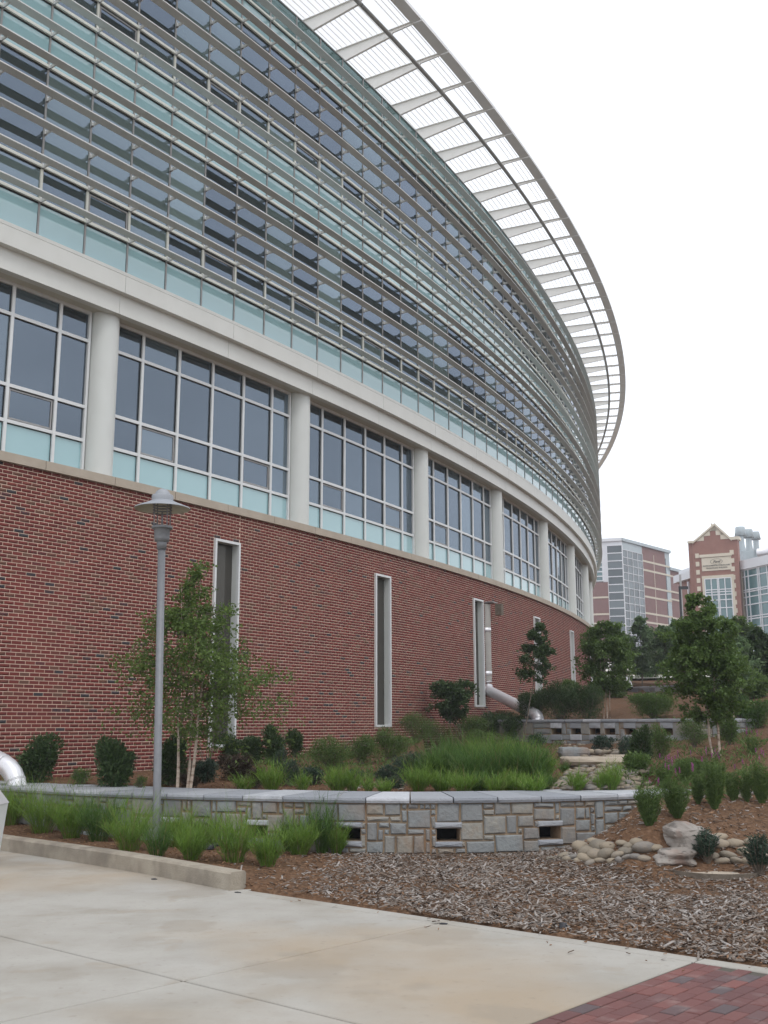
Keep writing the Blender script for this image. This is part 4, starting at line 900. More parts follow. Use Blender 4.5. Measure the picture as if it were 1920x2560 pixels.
for (x,y,h,w,l2,m_) in [
    (22,2062,118,110,'bright green grass clump at the left edge beside the litter bin','grass'),(62,2052,105,95,'grass clump behind the first one, nearest the left end of the wall','grass_mid'),
    (105,2082,130,120,'second bright grass clump right of the litter bin','grass'),(150,2068,112,90,'grass clump set back under the bare patch of coping left of the lamp','grass_mid'),
    (178,2096,125,105,'third grass clump of the front row from the left','grass'),(212,2084,100,80,'small grass clump set back between third and fourth clumps','grass_mid'),
    (247,2104,135,105,'fourth grass clump of the front row, taller with dark stems','grass_mid'),(285,2092,95,70,'thin grass tuft set back left of the lamp post','grass'),
    (322,2126,140,125,'wide bright grass clump just left of the lamp post','grass'),(392,2142,100,80,'low grass clump directly in front of the lamp post base','grass_mid'),
    (444,2118,110,110,'grass clump just right of the lamp post','grass'),(478,2150,105,90,'grass clump in front of the black irrigation fitting','grass'),(525,2112,95,85,'grass clump set back right of the black fitting','grass'),
    (585,2156,150,125,'tallest grass clump in front of the wall, left of the second opening','grass'),(668,2166,105,85,'small grass clump nearest the end of the kerb','grass'),
    (722,2128,100,60,'thin grass tuft left behind the yellow green clump','grass_mid'),(748,2138,110,100,'yellow green spreading grass clump before the stone wall','grass'),
    (806,2134,150,75,'tall thin dark stemmed grass against the stone wall','grass_mid'),(842,2136,95,55,'rightmost small bright grass tuft at the stone wall','grass')]:
    grass_clump(x,y,h*1.15,w*1.25,l2,m_,N=170 if w > 80 else 110, group=GR, bend=.30)
GB = 'grasses behind the long stone wall'
for (x,y,h,w,l2,m_,N) in [
    (612,1978,50,70,'short grass tuft behind the coping left of the grey shrubs','grass',120),(680,1980,85,90,'tall bright grass behind the coping beneath the slot window','grass',200),(755,1978,60,60,'sparse grass tuft behind the coping beside the dark low shrub','grass',80),
    (845,1980,75,85,'bright green grass behind the coping left of the pebbles','grass',190),(880,1980,60,60,'grass tuft at the left edge of the pebbles','grass',120),(920,1982,45,45,'small grass tuft in the middle of the pebbles','grass',70),
    (1045,1980,72,90,'light green grass at the left foot of the big grass bank','grass',230),(1105,1980,66,90,'second light grass clump at the foot of the big grass bank','grass',230),
    (1110,1958,105,140,'left mound of the tall feathery grass bank','grass_mid',520),(1180,1968,100,110,'dark centre mound of the tall grass bank','grass_mid',420),(1245,1962,120,150,'tallest middle mound of the grass bank','grass_mid',560),(1325,1962,118,130,'right mound of the tall grass bank beside the creek','grass_mid',520),(1200,1985,70,100,'short light grass before the centre of the grass bank','grass_mid',240),(1290,1985,70,110,'light grass before the right mound of the bank','grass',260),(1365,1980,60,60,'grass at the right corner of the bank by the creek stones','grass_mid',150),
    (1060,1950,85,110,'feathery grass at the far left of the tall grass bank','grass_mid',420),(1150,1940,100,120,'feathery grass behind the left mound of the bank','grass_mid',460),(1215,1945,112,120,'bright feathery grass behind the middle of the bank','grass',420),(1295,1940,112,120,'bright feathery grass behind the right mound','grass',420),(1360,1950,86,80,'feathery grass at the right rear corner of the bank','grass',300),
    (960,1985,46,60,'small bright grass between pebbles and the big bank','grass',140),(1160,1988,66,80,'bright short grass before the left mound of the bank','grass',200),(1240,1988,60,80,'bright short grass before the middle mound of the bank','grass',200),(1335,1988,62,80,'bright short grass before the right end of the bank','grass',200),
    (1165,1900,60,120,'low grass behind the grass bank','grass_mid',260),(1265,1890,58,130,'low grass behind the tallest mound','grass_mid',280),
    (1442,1980,66,62,'bright grass clump left in the creek behind the coping','grass',150),(1500,1980,60,40,'thin grass in the creek between two bright clumps','grass',60),(1528,1980,82,66,'bright upright grass right in the creek behind the coping','grass',190),(1410,1930,36,40,'grey green tuft on the left edge of the creek','grass_mid',80)]:
    grass_clump(x,y,h*rng.uniform(.95,1.25),w*1.05,l2,m_,N=int(N*.7), group=GB, bend=.28, bw=.009)
def shrub(px, py, hpx, wpx, label, m_='leaf_dark', N=2600, ls=.05, name='shrub', group=None, cat='shrub', lobes=7, up=.25, bare=.1, lw=.5, dd=.8):
    g = on(px,py); k = g.y/FPX; h = hpx*k; rx = wpx*k/2
    T = thing(name, label, cat, (g.x,g.y,g.z), group); N = int(N*1.7)
    cs = []
    for q in range(lobes):
        a_ = q*2.4+rng.uniform(0,.8); rr_ = rx*.55*math.sqrt(rng.uniform(.05,1)); hh_ = rng.uniform(.35,.80)
        cs.append((g.x+rr_*math.cos(a_), g.y+rr_*dd*math.sin(a_), g.z+h*hh_, rx*rng.uniform(.28,.5), h*rng.uniform(.16,.34)))
    cs.append((g.x,g.y,g.z+h*.72,rx*.45,h*.27)); cs.append((g.x-rx*.15,g.y,g.z+h*.25,rx*.5,h*.25)); cs.append((g.x+rx*.2,g.y,g.z+h*.28,rx*.42,h*.25))
    cs = np.array(cs); s_ = rng.integers(0,len(cs),N); v = rng.normal(0,1,(N,3)); v /= np.linalg.norm(v,axis=1,keepdims=True); rad = (rng.uniform(.3,1.08,N)**.7+(rng.uniform(0,1,N) > .9)*rng.uniform(0,.45,N))[:,None]
    v2 = v*rad; p = cs[s_,:3]+v2*np.stack([cs[s_,3],cs[s_,3]*dd,cs[s_,4]],1)
    p = p[p[:,2] > g.z+h*.03]; v = v[:len(p)]; N = len(p)
    d = np.stack([p[:,0]-g.x,p[:,1]-g.y,(p[:,2]-g.z-h*.4)*.8],1)/max(rx,.05)+rng.normal(0,.6,(N,3))+np.array([0,0,up])
    V, F_ = leaves(p,d,rng.uniform(.6,1.3,N)*ls,rng.uniform(.7,1.2,N)*ls*lw,up=(0,0,1.2))
    obj('foliage', npmesh('foliage',V,F_,m_), T)
    b = MB()
    for q in cs:
        b.tube([(g.x+rng.uniform(-.03,.03),g.y+rng.uniform(-.03,.03),g.z-.02),((g.x+q[0])/2,(g.y+q[1])/2,(g.z*.6+q[2]*.4)),(q[0],q[1],q[2])],[.012,.008,.004],5)
        for _ in range(4):
            e_ = q[:3]+rng.normal(0,1,3)*np.array([q[3],q[3]*dd,q[4]])*.7; b.tube([tuple(q[:3]),tuple(e_)],[.005,.002],4)
    obj('stem', b.mesh('stem','bark'), T); return T
for (x,y,h,w,l2,m_,N,ls,lw) in [
    (92,1962,112,120,'dark broadleaf shrub beside the left downpipe against the brick wall','leaf_dark',2600,.07,.45),(60,1880,40,30,'small upright shoot poking up behind the left downpipe','leaf_mid',260,.06,.45),
    (282,1972,112,118,'dark rhododendron shrub left of the lamp post against the brick wall','leaf_dark',3000,.075,.42),(200,1962,38,70,'low weedy plant between the two dark shrubs at the wall','leaf_mid',500,.04,.4),
    (428,1966,118,90,'dark tall shrub right behind the lamp post','leaf_dark',2400,.07,.42),(350,1975,30,34,'small pale tuft left of the lamp behind the coping','leaf_mid',250,.04,.3),
    (512,1958,52,90,'low blue green shrub right of the birch trunks','leaf_blue',1700,.05,.4),(470,1972,34,70,'low grey purple plant at the foot of the birch','leaf_red',900,.035,.5),
    (570,1908,62,80,'dark shrub at the foot of the first slot window','leaf_dark',1700,.07,.42),(628,1912,66,74,'dark shrub just right of the first slot window','leaf_dark',1700,.07,.42),
    (682,1912,82,70,'taller dark shrub second right of the first slot window','leaf_dark',1900,.07,.42),(736,1894,68,50,'small dark upright shrub standing alone on the bank by the brick','leaf_dark',1200,.07,.42),
    (590,1952,60,110,'reddish mottled shrub on the bank below the first slot window','leaf_red',2200,.05,.5),(640,1972,50,56,'round grey purple shrub beside the tall bright grass','leaf_red',1100,.035,.5),
    (725,1966,62,80,'loose grey green shrub left of the dark low mound','leaf_blue',1500,.035,.4),(785,1962,42,72,'dark round low mound on the brown bank','leaf_blue',1500,.035,.5),
    (700,1935,58,60,'grey green shrub in the middle of the bank','leaf_blue',900,.04,.4),
    (825,1930,84,110,'fine leaved green shrub left of the second slot window','leaf_mid',2600,.045,.3),(905,1912,72,90,'green shrub second in the row under the second slot window','leaf_mid',2100,.045,.3),
    (880,1968,40,60,'small dark green plant between shrub row and pebbles','leaf_blue',700,.04,.35),
    (975,1905,78,100,'green shrub directly under the second slot window','leaf_mid',2300,.045,.3),(1040,1892,75,100,'green shrub right of the second slot window','leaf_mid',2300,.045,.3),(1100,1880,70,90,'olive green shrub below the small round headed tree','leaf_mid',1900,.045,.3),
    (965,1955,40,56,'blue green seedling shrub left of the grass bank','leaf_blue',700,.045,.35),(1020,1950,64,80,'blue green shrub at the left end of the grass bank','leaf_blue',1500,.045,.35),(990,1972,28,50,'low plant by the pebbles left of the grass bank','leaf_blue',400,.04,.35),
    (1180,1850,60,90,'green shrub at the left foot of the third slot window','leaf_mid',1700,.06,.35),(1240,1838,52,90,'dark shrub under the steel downpipe','leaf_dark',1900,.08,.4),(1292,1852,60,70,'dark round shrub at the left end of the low wall','leaf_dark',1500,.08,.4),(1205,1885,56,90,'olive shrub between the small tree and the low wall','leaf_mid',1500,.06,.35),
    (1340,1868,30,60,'leafy plant in front of the low wall below the pipe end','leaf_blue',600,.07,.45),
    (1508,1878,36,76,'leafy plant before the openings in the low wall','leaf_blue',1000,.06,.45),(1567,1892,44,50,'blue green plant left of the dark mixed shrub','leaf_blue',800,.06,.35),
    (1605,1915,88,70,'very dark shrub with yellow green top in front of the low wall','leaf_dark',2400,.06,.4),(1650,1900,84,75,'olive and bronze shrub right of the very dark one','leaf_mid',2000,.05,.3),
    (1735,1868,76,100,'bright olive round shrub before the right end of the low wall','leaf_mid',2700,.045,.28),(1825,1862,76,72,'dark green shrub right of the birch trunks','leaf_mid',2000,.06,.35),(1890,1822,68,86,'bright green shrub at the right edge above the pale stones','leaf_light',2200,.07,.4),(1845,1800,58,80,'light green shrub behind the three thin trunks','leaf_light',1700,.07,.4),
    (1590,1930,46,90,'low green plants between dark shrub and creek','leaf_mid',1300,.05,.35),(1730,1940,40,90,'low rough green plants behind the pink flowers','leaf_mid',1100,.05,.35)]:
    if 800 < x < 1330: w *= 1.3; N = int(N*1.35)
    shrub(x,y,h,w,l2,m_,N,ls,lw=lw)
# large masses of arching shrubs behind the low wall
for (x,y,h,w,l2,N) in [(1335,1806,76,90,'left part of the broad dark shrub mass beside the downpipe',3600),(1400,1806,98,120,'highest dark arching shrub behind the low wall',4200),(1470,1804,84,110,'dark arching shrub left of the three stemmed tree',3600),(1632,1800,62,150,'wide rounded green shrub behind the middle of the low wall',4200)]:
    shrub(x,y,h,w,l2,'leaf_mid' if x > 1600 else 'leaf_dark',N,.085,lw=.22,lobes=10,up=.5)
for (x,y,h,w,l2,m_) in [(1620,1700,34,110,'bright sedge like bank below the distant road','leaf_light'),(1890,1745,60,90,'leafy bush near the right edge below the far road','leaf_mid'),(1540,1745,40,80,'green shrub at the left end of the farthest wall','leaf_mid'),(1420,1740,34,60,'shrub top seen beyond the dark arching mass','leaf_mid'),(1770,1742,30,60,'grey green bush between the far wall ends','leaf_blue')]:
    shrub(x,y,h,w,l2,m_,1500,.16,lw=.35)
# low weeds and seedlings nobody could count, over the beds behind the wall
Vs=[];Fs_=[];o2=0
for q in range(520):
    px = random.uniform(600,1900); py = random.uniform(1860,1975) if px < 1560 else random.uniform(1800,2000)
    if 1400 < px < 1560: continue
    g = ground(px,py)
    if g.y > 45: continue
    n2 = random.randint(10,34); a_ = rng.uniform(0,6.28,n2); r_ = rng.uniform(0,.14,n2); pp = np.stack([g.x+r_*np.cos(a_),g.y+r_*np.sin(a_),g.z+rng.uniform(0,.10,n2)],1)
    dv = np.stack([np.cos(a_),np.sin(a_),rng.uniform(.2,1.6,n2)],1); V,F_ = leaves(pp,dv,rng.uniform(.05,.13,n2),rng.uniform(.015,.03,n2)); Vs.append(V);Fs_.append(F_+o2);o2+=len(V)
obj('weeds', npmesh('weeds',np.concatenate(Vs),np.concatenate(Fs_),'leaf_mid'), kind='stuff', label='scattered low weeds and seedlings on the brown beds', category='weeds')
# dark bushy perennials with whorled narrow leaves
for (x,y,h,w,l2) in [(1770,2162,80,80,'dark green bushy euphorbia like plant before the cobbles'),(1902,2188,98,104,'dark green bushy plant cut by the right edge')]:
    g = on(x,y); k = g.y/FPX; T = thing('bushy_perennial', l2, 'plant', tuple(g)); Vs=[];Fs_=[];o2=0; b = MB()
    for q in range(34):
        a_ = rng.uniform(0,6.28); sp = rng.uniform(0,1)**.5; tip = Vector((g.x+math.cos(a_)*sp*w*k*.42, g.y+math.sin(a_)*sp*w*k*.36, g.z+h*k*(1.02-.45*sp*sp)*rng.uniform(.85,1.05)))
        base_ = Vector((g.x+math.cos(a_)*.02,g.y+math.sin(a_)*.02,g.z)); b.tube([tuple(base_),tuple(base_.lerp(tip,.5)+Vector((0,0,-.01))),tuple(tip)],[.006,.004,.003],4)
        n2 = 70; t_ = rng.uniform(.35,1,n2)[:,None]; pp = np.array(base_)*(1-t_)+np.array(tip)*t_; aa = rng.uniform(0,6.28,n2); dv = np.stack([np.cos(aa),np.sin(aa),rng.uniform(.1,.9,n2)],1)
        V,F_ = leaves(pp,dv,rng.uniform(.035,.06,n2),rng.uniform(.008,.012,n2)); Vs.append(V);Fs_.append(F_+o2);o2+=len(V)
    obj('foliage', npmesh('foliage',np.concatenate(Vs),np.concatenate(Fs_),'leaf_blue'), T); obj('stem', b.mesh('stem','bark'), T)
# pink spiked perennials
def loosestrife(x,y,h,w,l2,nst=46,flo=4,group=None):
    g = on(x,y); k = g.y/FPX; T = thing('flowering_perennial', l2, 'plant', tuple(g), group); Vs=[];Fs_=[];o2=0; VF=[];FF=[];of=0; b = MB()
    for q in range(nst):
        a_ = rng.uniform(0,6.28); sp = rng.uniform(0,1)**.6; hh_ = h*k*rng.uniform(.55,.95) if q >= flo else h*k*rng.uniform(.95,1.12)
        tip = np.array([g.x+math.cos(a_)*sp*w*k*.46, g.y+math.sin(a_)*sp*w*k*.35, g.z+hh_*(1-.12*sp)]); base_ = np.array([g.x+math.cos(a_)*sp*w*k*.1,g.y+math.sin(a_)*sp*w*k*.1,g.z])
        mid = base_*.5+tip*.5+np.array([math.cos(a_),math.sin(a_),0])*w*k*.05*sp
        b.tube([tuple(base_),tuple(mid),tuple(tip)],[.004,.003,.0015],4)
        n2 = 46; t_ = rng.uniform(.12,.97,n2)[:,None]; pp = (1-t_)**2*base_+2*t_*(1-t_)*mid+t_**2*tip; aa = rng.uniform(0,6.28,n2); dv = np.stack([np.cos(aa),np.sin(aa),rng.uniform(.2,1.3,n2)],1)
        V,F_ = leaves(pp,dv,rng.uniform(.035,.07,n2),rng.uniform(.007,.012,n2)); Vs.append(V);Fs_.append(F_+o2);o2+=len(V)
        if q < flo:
            n3 = 80; t_ = rng.uniform(0,1,n3)[:,None]; L_ = rng.uniform(.05,.11); pp = tip+np.array([0,0,1.])*L_*(t_-.3); aa = rng.uniform(0,6.28,n3); dv = np.stack([np.cos(aa),np.sin(aa),rng.uniform(0,.6,n3)],1)
            V,F_ = leaves(pp,dv,rng.uniform(.006,.014,n3),rng.uniform(.006,.010,n3)); VF.append((V,F_))
    obj('foliage', npmesh('foliage',np.concatenate(Vs),np.concatenate(Fs_),'leaf_mid'), T); obj('stem', b.mesh('stem','leaf_mid'), T)
    for V,F_ in VF: obj('flower_spike', npmesh('flower',V,F_,'flower'), T, kind='stuff')
for (x,y,h,w,l2,n_s,fl) in [(1622,2066,112,80,'pink spiked plant overlapping the right end of the long coping',60,3),(1694,2046,118,84,'pink spiked plant just above the large boulder',60,5),(1745,2010,90,60,'leafy spiked plant between boulder plant and tall one',36,3),(1787,2024,128,76,'dense upright green plant with one tall pink spike',70,3),
    (1833,2002,86,50,'thin dark leafy plant right of the tall pink one',30,1),(1868,2006,92,40,'thin stemmed plant second from the right edge',22,1),(1905,2010,115,66,'bushy pink tipped plant at the right edge',50,4),(1660,1975,76,60,'pink spiked plant behind the coping end',34,4),(1715,1960,70,70,'pink flowering plant in the middle of the slope',36,3),(1880,1890,56,40,'lone bright pink flower stalk high on the brown slope',12,5),(1790,1962,70,70,'spiked plant at the foot of the large birch',36,4)]:
    loosestrife(x,y,h,w,l2,n_s,fl)
# ---------------- trees
def tree(px, py, toppx, wpx, botpx, label, trunks, m_='leaf_birch', N=7000, ls=.055, bark='bark_birch', name='birch_tree', group=None, D=None, cx=0, profile=None, tr=.035, gaps=.5, nbr=70, rise=(.1,.65)):
    g = on(px,py) if D is None else at(px,py,D)
    k = g.y/FPX; Ht = (py-toppx)*k; zb = (py-botpx)*k; rx = wpx*k/2; x0 = g.x+cx*k
    T = thing(name, label, 'tree', tuple(g), group)
    prof = profile or [(0,.35),(.12,.85),(.3,1.0),(.5,.85),(.7,.55),(.85,.32),(1,.05)]
    pz = [q[0] for q in prof]; pw_ = [q[1] for q in prof]
    Vs=[];Fs_=[];o2=0; twb = MB(); tips = []
    for (dx, lean, hf) in trunks:
        pts = []
        for q in range(9):
            t_ = q/8; pts.append((g.x+dx*k+(x0-g.x-dx*k*.6)*t_*1.0+lean*k*t_+rng.normal(0,.015)*Ht*.25*(t_>0), g.y+rng.normal(0,.01)*Ht*(t_>0)+dx*k*.2*t_, g.z-.05+Ht*hf*t_))
        b = MB(); b.tube(pts,[tr*(1-.85*q/8) for q in range(9)],8); obj('trunk', b.mesh('trunk',bark,True), T); pa = np.array(pts)
        for q in range(int(nbr/len(trunks))):
            t_ = rng.uniform(max(.05,zb/Ht/hf*.85),.98); p0 = np.array([np.interp(t_*8,range(9),pa[:,c]) for c in range(3)])
            hz_ = np.clip((p0[2]-g.z-zb)/(Ht-zb),0,1); rad = rx*np.interp(hz_,pz,pw_)*rng.uniform(.55,1.15); a_ = rng.uniform(0,6.28)
            e_ = np.array([x0+(p0[0]-x0)*.4+math.cos(a_)*rad, p0[1]+math.sin(a_)*rad*.9, p0[2]+rad*rng.uniform(*rise)]); e_[2] = min(e_[2], g.z+Ht)
            mid = (p0+e_)/2+np.array([0,0,rad*.08]); twb.tube([tuple(p0),tuple(mid),tuple(e_)],[tr*.22,tr*.14,tr*.05],5)
            tips.append((p0,mid,e_,rad))
    per = max(20,N//len(tips))
    for (p0,mid,e_,rad) in tips:
        n2 = int(per*rng.uniform(.5,1.5)*(.4+rad/rx)); nc = max(3,int(5*rad/rx*2)); cc = rng.uniform(.3,1.05,nc)[:,None]
        c_ = (1-cc)**2*p0+2*cc*(1-cc)*mid+cc**2*e_+rng.normal(0,rad*.10,(nc,3)); s_ = rng.integers(0,nc,n2)
        p = c_[s_]+rng.normal(0,1,(n2,3))*np.array([.13,.13,.09])*(rx*.55+rad*.3)*gaps*1.3
        dv = (e_-p0)/max(rad,.05)*.6+rng.normal(0,.8,(n2,3))+np.array([0,0,-.15]); V,F_ = leaves(p,dv,rng.uniform(.6,1.25,n2)*ls,rng.uniform(.45,.75,n2)*ls,up=(0,0,1)); Vs.append(V);Fs_.append(F_+o2);o2+=len(V)
    obj('crown', npmesh('crown',np.concatenate(Vs),np.concatenate(Fs_),m_), T); obj('branches', twb.mesh('branches','bark'), T); return T
tree(468,1975,1408,375,1820,'young birch with two pale stems in front of the first slot window',[(-24,-26,.90),(0,8,1.0),(6,40,.82)],'leaf_birch',13500,.062,tr=.026,nbr=150,cx=8,gaps=.44,rise=(-.25,.3),
     profile=[(0,.8),(.1,1.05),(.3,1.0),(.45,.8),(.6,.55),(.72,.36),(.82,.22),(.92,.10),(1,.03)])
tree(1150,1880,1688,104,1795,'small multi stemmed tree with a round head between the second and third slot windows',[(-6,-24,.8),(0,-14,.9),(4,-4,.9),(8,6,.85)],'leaf_dark',5200,.085,bark='bark',name='small_tree',tr=.014,nbr=60,cx=-18,profile=[(0,.6),(.25,1),(.6,1),(.9,.7),(1,.3)],gaps=.55)
tree(1303,1868,1562,104,1690,'thin leaning young tree in front of the steel downpipe',[(0,34,1.0)],'leaf_dark',5200,.085,bark='bark',name='young_tree',tr=.022,nbr=46,cx=36,profile=[(0,.9),(.2,.95),(.5,.6),(.8,.35),(1,.1)],gaps=.6)
tree(1518,1796,1552,140,1725,'dense three stemmed birch at the end of the curved building',[(-8,-6,.9),(0,0,1.0),(7,8,.92)],'leaf_mid',13000,.09,tr=.022,nbr=130,rise=(-.1,.5),profile=[(0,.6),(.15,1.0),(.45,.95),(.7,.7),(.88,.4),(1,.1)],gaps=.42)
tree(1792,1892,1482,218,1790,'largest birch with two white stems standing on the right hand slope',[(-8,-24,1.0),(8,20,.97)],'leaf_mid',21000,.066,tr=.024,nbr=150,cx=-16,rise=(-.1,.5),profile=[(0,.5),(.12,.9),(.3,1.0),(.55,.8),(.72,.5),(.84,.30),(.93,.14),(1,.04)],gaps=.40)
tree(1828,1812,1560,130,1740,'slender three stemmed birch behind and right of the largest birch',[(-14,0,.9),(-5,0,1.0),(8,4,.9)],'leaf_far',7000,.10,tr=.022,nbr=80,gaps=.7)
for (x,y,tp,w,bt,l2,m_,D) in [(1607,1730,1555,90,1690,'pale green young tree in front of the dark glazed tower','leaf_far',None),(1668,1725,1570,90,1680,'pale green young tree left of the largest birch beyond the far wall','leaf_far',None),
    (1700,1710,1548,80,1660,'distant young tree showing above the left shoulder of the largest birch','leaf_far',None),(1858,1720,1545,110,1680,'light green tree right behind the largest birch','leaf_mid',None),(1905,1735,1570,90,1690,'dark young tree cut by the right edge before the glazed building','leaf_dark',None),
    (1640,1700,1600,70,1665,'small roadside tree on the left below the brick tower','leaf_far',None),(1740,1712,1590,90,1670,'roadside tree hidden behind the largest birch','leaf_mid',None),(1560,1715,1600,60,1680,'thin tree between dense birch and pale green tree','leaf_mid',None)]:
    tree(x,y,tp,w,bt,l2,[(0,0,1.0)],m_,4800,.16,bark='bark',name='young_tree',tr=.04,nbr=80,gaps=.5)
# thin bare stems by the birch
g = on(515,1940); T = thing('sapling','sparse sapling of thin bare stems against the brick left of the first slot window','sapling',tuple(g)); b = MB(); Vs=[];Fs_=[];o2=0
for q in range(7):
    k = g.y/FPX; tip = (g.x+rng.uniform(-40,45)*k, g.y+rng.uniform(-.2,.2), g.z+rng.uniform(120,190)*k); b.tube([tuple(g),tuple(Vector(g).lerp(Vector(tip),.5)),tip],[.008,.005,.002],5)
    n2 = 40; t_ = rng.uniform(.4,1,n2)[:,None]; pp = np.array(g)*(1-t_)+np.array(tip)*t_+rng.normal(0,.05,(n2,3)); V,F_ = leaves(pp,rng.normal(0,1,(n2,3)),rng.uniform(.03,.06,n2),rng.uniform(.02,.03,n2)); Vs.append(V);Fs_.append(F_+o2);o2+=len(V)
obj('stem', b.mesh('stem','bark'), T); obj('leaves', npmesh('leaves',np.concatenate(Vs),np.concatenate(Fs_),'leaf_mid'), T)

# ---------------- far road
b = MB()
for (d0,d1,zz_) in ((66,71,.06),(76,92,.08)):
    for k in range(24):
        x0, x1 = 8+k*2.4, 8+(k+1)*2.4
        q = [(x0,d0),(x1,d0),(x1,d1),(x0,d1)]; b.add([(x,y,h1(x,y)+zz_+.1) for x,y in q],[(0,1,2,3)])
obj('road', b.mesh('road','road'), kind='structure')

# ---------------- far buildings
def up2(px,py,D): return at(px,py,D)
class Face:
    """vertical wall between two surveyed base points; s runs 0..1 by pixel column, z in metres"""
    def __init__(s, pxa, Da, pxb, Db, ref=1500):
        A = at(pxa,ref,Da); Bp = at(pxb,ref,Db); s.A = Vector((A.x,A.y,0)); s.d = Vector((Bp.x-A.x,Bp.y-A.y,0)); s.L = s.d.length; s.t = s.d/s.L; s.n = Vector((s.t.y,-s.t.x,0)); s.rz = math.atan2(s.t.y,s.t.x)
    def u(s, px, py=1450):       # distance along the wall of the point seen at px
        r_ = ray(px,py); k = r_[0]/r_[1]; return (s.A.x-k*s.A.y)/(k*s.t.y-s.t.x)
    def z(s, px, py): q = s.A+s.t*s.u(px,py); return at(px,py,q.y).z
    def box(s, b, u0,u1,z0,z1,o0,o1,mi=0): b.box(u0,u1,-o1,-o0,z0,z1,mi)
    def put(s, name, b, mats, par, **k): return obj(name, b.mesh(name,mats), par, tuple(s.A), s.rz, **k)
def windows(F, T, u0, u1, z0, z1, ncol, nrow, fr, gl, fw=.08, rows=None, cols=None, thick=None):
    us = cols or [u0+(u1-u0)*k/ncol for k in range(ncol+1)]; zs = rows or [z0+(z1-z0)*k/nrow for k in range(nrow+1)]
    b = MB()
    for u in us: F.box(b,u-fw/2,u+fw/2,z0,z1,.0,.14)
    for z in zs: F.box(b,u0,u1,z-fw/2,z+fw/2,.0,.13)
    w = F.put('window',b,fr,T)
    for a_,c_ in zip(us[:-1],us[1:]):
        for d_,e_ in zip(zs[:-1],zs[1:]):
            b = MB(); F.box(b,a_+fw/2,c_-fw/2,d_+fw/2,e_-fw/2,.02,.05); F.put('pane',b,gl,w)
D1 = 176
Ff = Face(1455,D1*1.012,1559,D1); Fr = Face(1559,D1,1677,D1*467/434.5); ztop = at(1559,1345,D1).z; gb = 6.0
T = thing('brick_tower','brown brick tower block with a glazed corner in the distance left of the gabled building','building',(Ff.A.x,Ff.A.y,gb))
b = MB()
ur = [Fr.u(x) for x in (1608,1637,1665,1677)]; zt2 = ztop
Fr.box(b,ur[0],ur[2],gb,ztop-.5,-8,0); Fr.put('wall',b,'far_brick',T)
b = MB(); Fr.box(b,.0,ur[3]+.02,ztop-.5,ztop,-8,.3); Fr.box(b,.02,ur[0],ztop-1.9,ztop-.5,-8,.02); Fr.put('roof',b,'far_grey',T)
b = MB(); Fr.box(b,ur[2],ur[3],gb,ztop-.5,-8,-.05); Fr.put('corner_panel',b,'far_grey',T)
b = MB(); Fr.box(b,ur[2]+.1,ur[3]-1.6,gb,ztop-1.6,-.04,.02); Fr.put('glass_strip',b,'far_glass',T)
bands = [17.5,16.5,13.7,12.0,9.5]
for y in (1402.8,1424.8,1466,1490.6,1531.9,1554.7):
    z = Fr.z(1611,y); b = MB(); Fr.box(b,ur[0],ur[3]-.1,z-.16,z+.16,.0,.05); Fr.put('stone_band',b,'far_stone',T)
b = MB(); Fr.box(b,ur[1]-.07,ur[1]+.07,gb,ztop-1.6,.0,.03); Fr.put('joint',b,'far_stone',T)
zb_ = [gb+(ztop-1.9-gb)*k/19 for k in range(20)]
windows(Fr,T,0.05,ur[0]-.05,gb,ztop-1.9,4,19,'far_white','far_glass',.09)
uf = [Ff.u(x) for x in (1508,1520,1559)]
windows(Ff,T,uf[1],uf[2],gb,ztop-1.2,1,19,'far_white','far_glass',.16)
windows(Ff,T,uf[0]-6,uf[0],Ff.z(1508,1452),Ff.z(1508,1395),5,5,'far_white','far_glass2',.18)
b = MB(); Ff.box(b,uf[0],uf[1],Ff.z(1510,1455),ztop-.5,-8,.0); Ff.box(b,uf[0]-6,uf[0],Ff.z(1510,1395),ztop-.5,-8,-.1); Ff.box(b,uf[1],uf[2],ztop-1.2,ztop-.5,-8,.0); Ff.box(b,uf[0]-6,uf[2],ztop-.5,ztop,-8,.3); Ff.put('roof_panel',b,'far_white',T)
b = MB(); Ff.box(b,uf[1],uf[2],gb,ztop-1.2,-8,-.02); Ff.box(b,uf[0]-6,uf[0],gb,ztop-1.2,-8,-.12); Ff.put('core',b,'interior',T)
b = MB(); Ff.box(b,uf[0]-8,uf[1]-.02,gb,Ff.z(1510,1456),-7,.25); Ff.put('wall',b,'far_brick',T)
for y in (1494,1536,1559): b = MB(); z = Ff.z(1505,y); Ff.box(b,uf[0]-8,uf[1]-.02,z-.15,z+.15,.25,.3); Ff.put('stone_band',b,'far_stone',T)
Fw = Face(1677,D1*467/434.5,1714,D1*467/434.5*394/384); zw = at(1679,1418,D1*467/434.5).z
b = MB(); Fw.box(b,.02,Fw.L+3,gb,zw-.5,-8,-.1); Fw.put('wall',b,'far_brick',T); b = MB(); Fw.box(b,0.02,Fw.L+3,zw-.5,zw,-8,.25); Fw.put('roof',b,'far_grey',T)
for y in (1443,1481,1500,1546): b = MB(); z = Fw.z(1690,y); Fw.box(b,.02,Fw.L+3,z-.15,z+.15,-.1,-.04); Fw.put('stone_band',b,'far_stone',T)
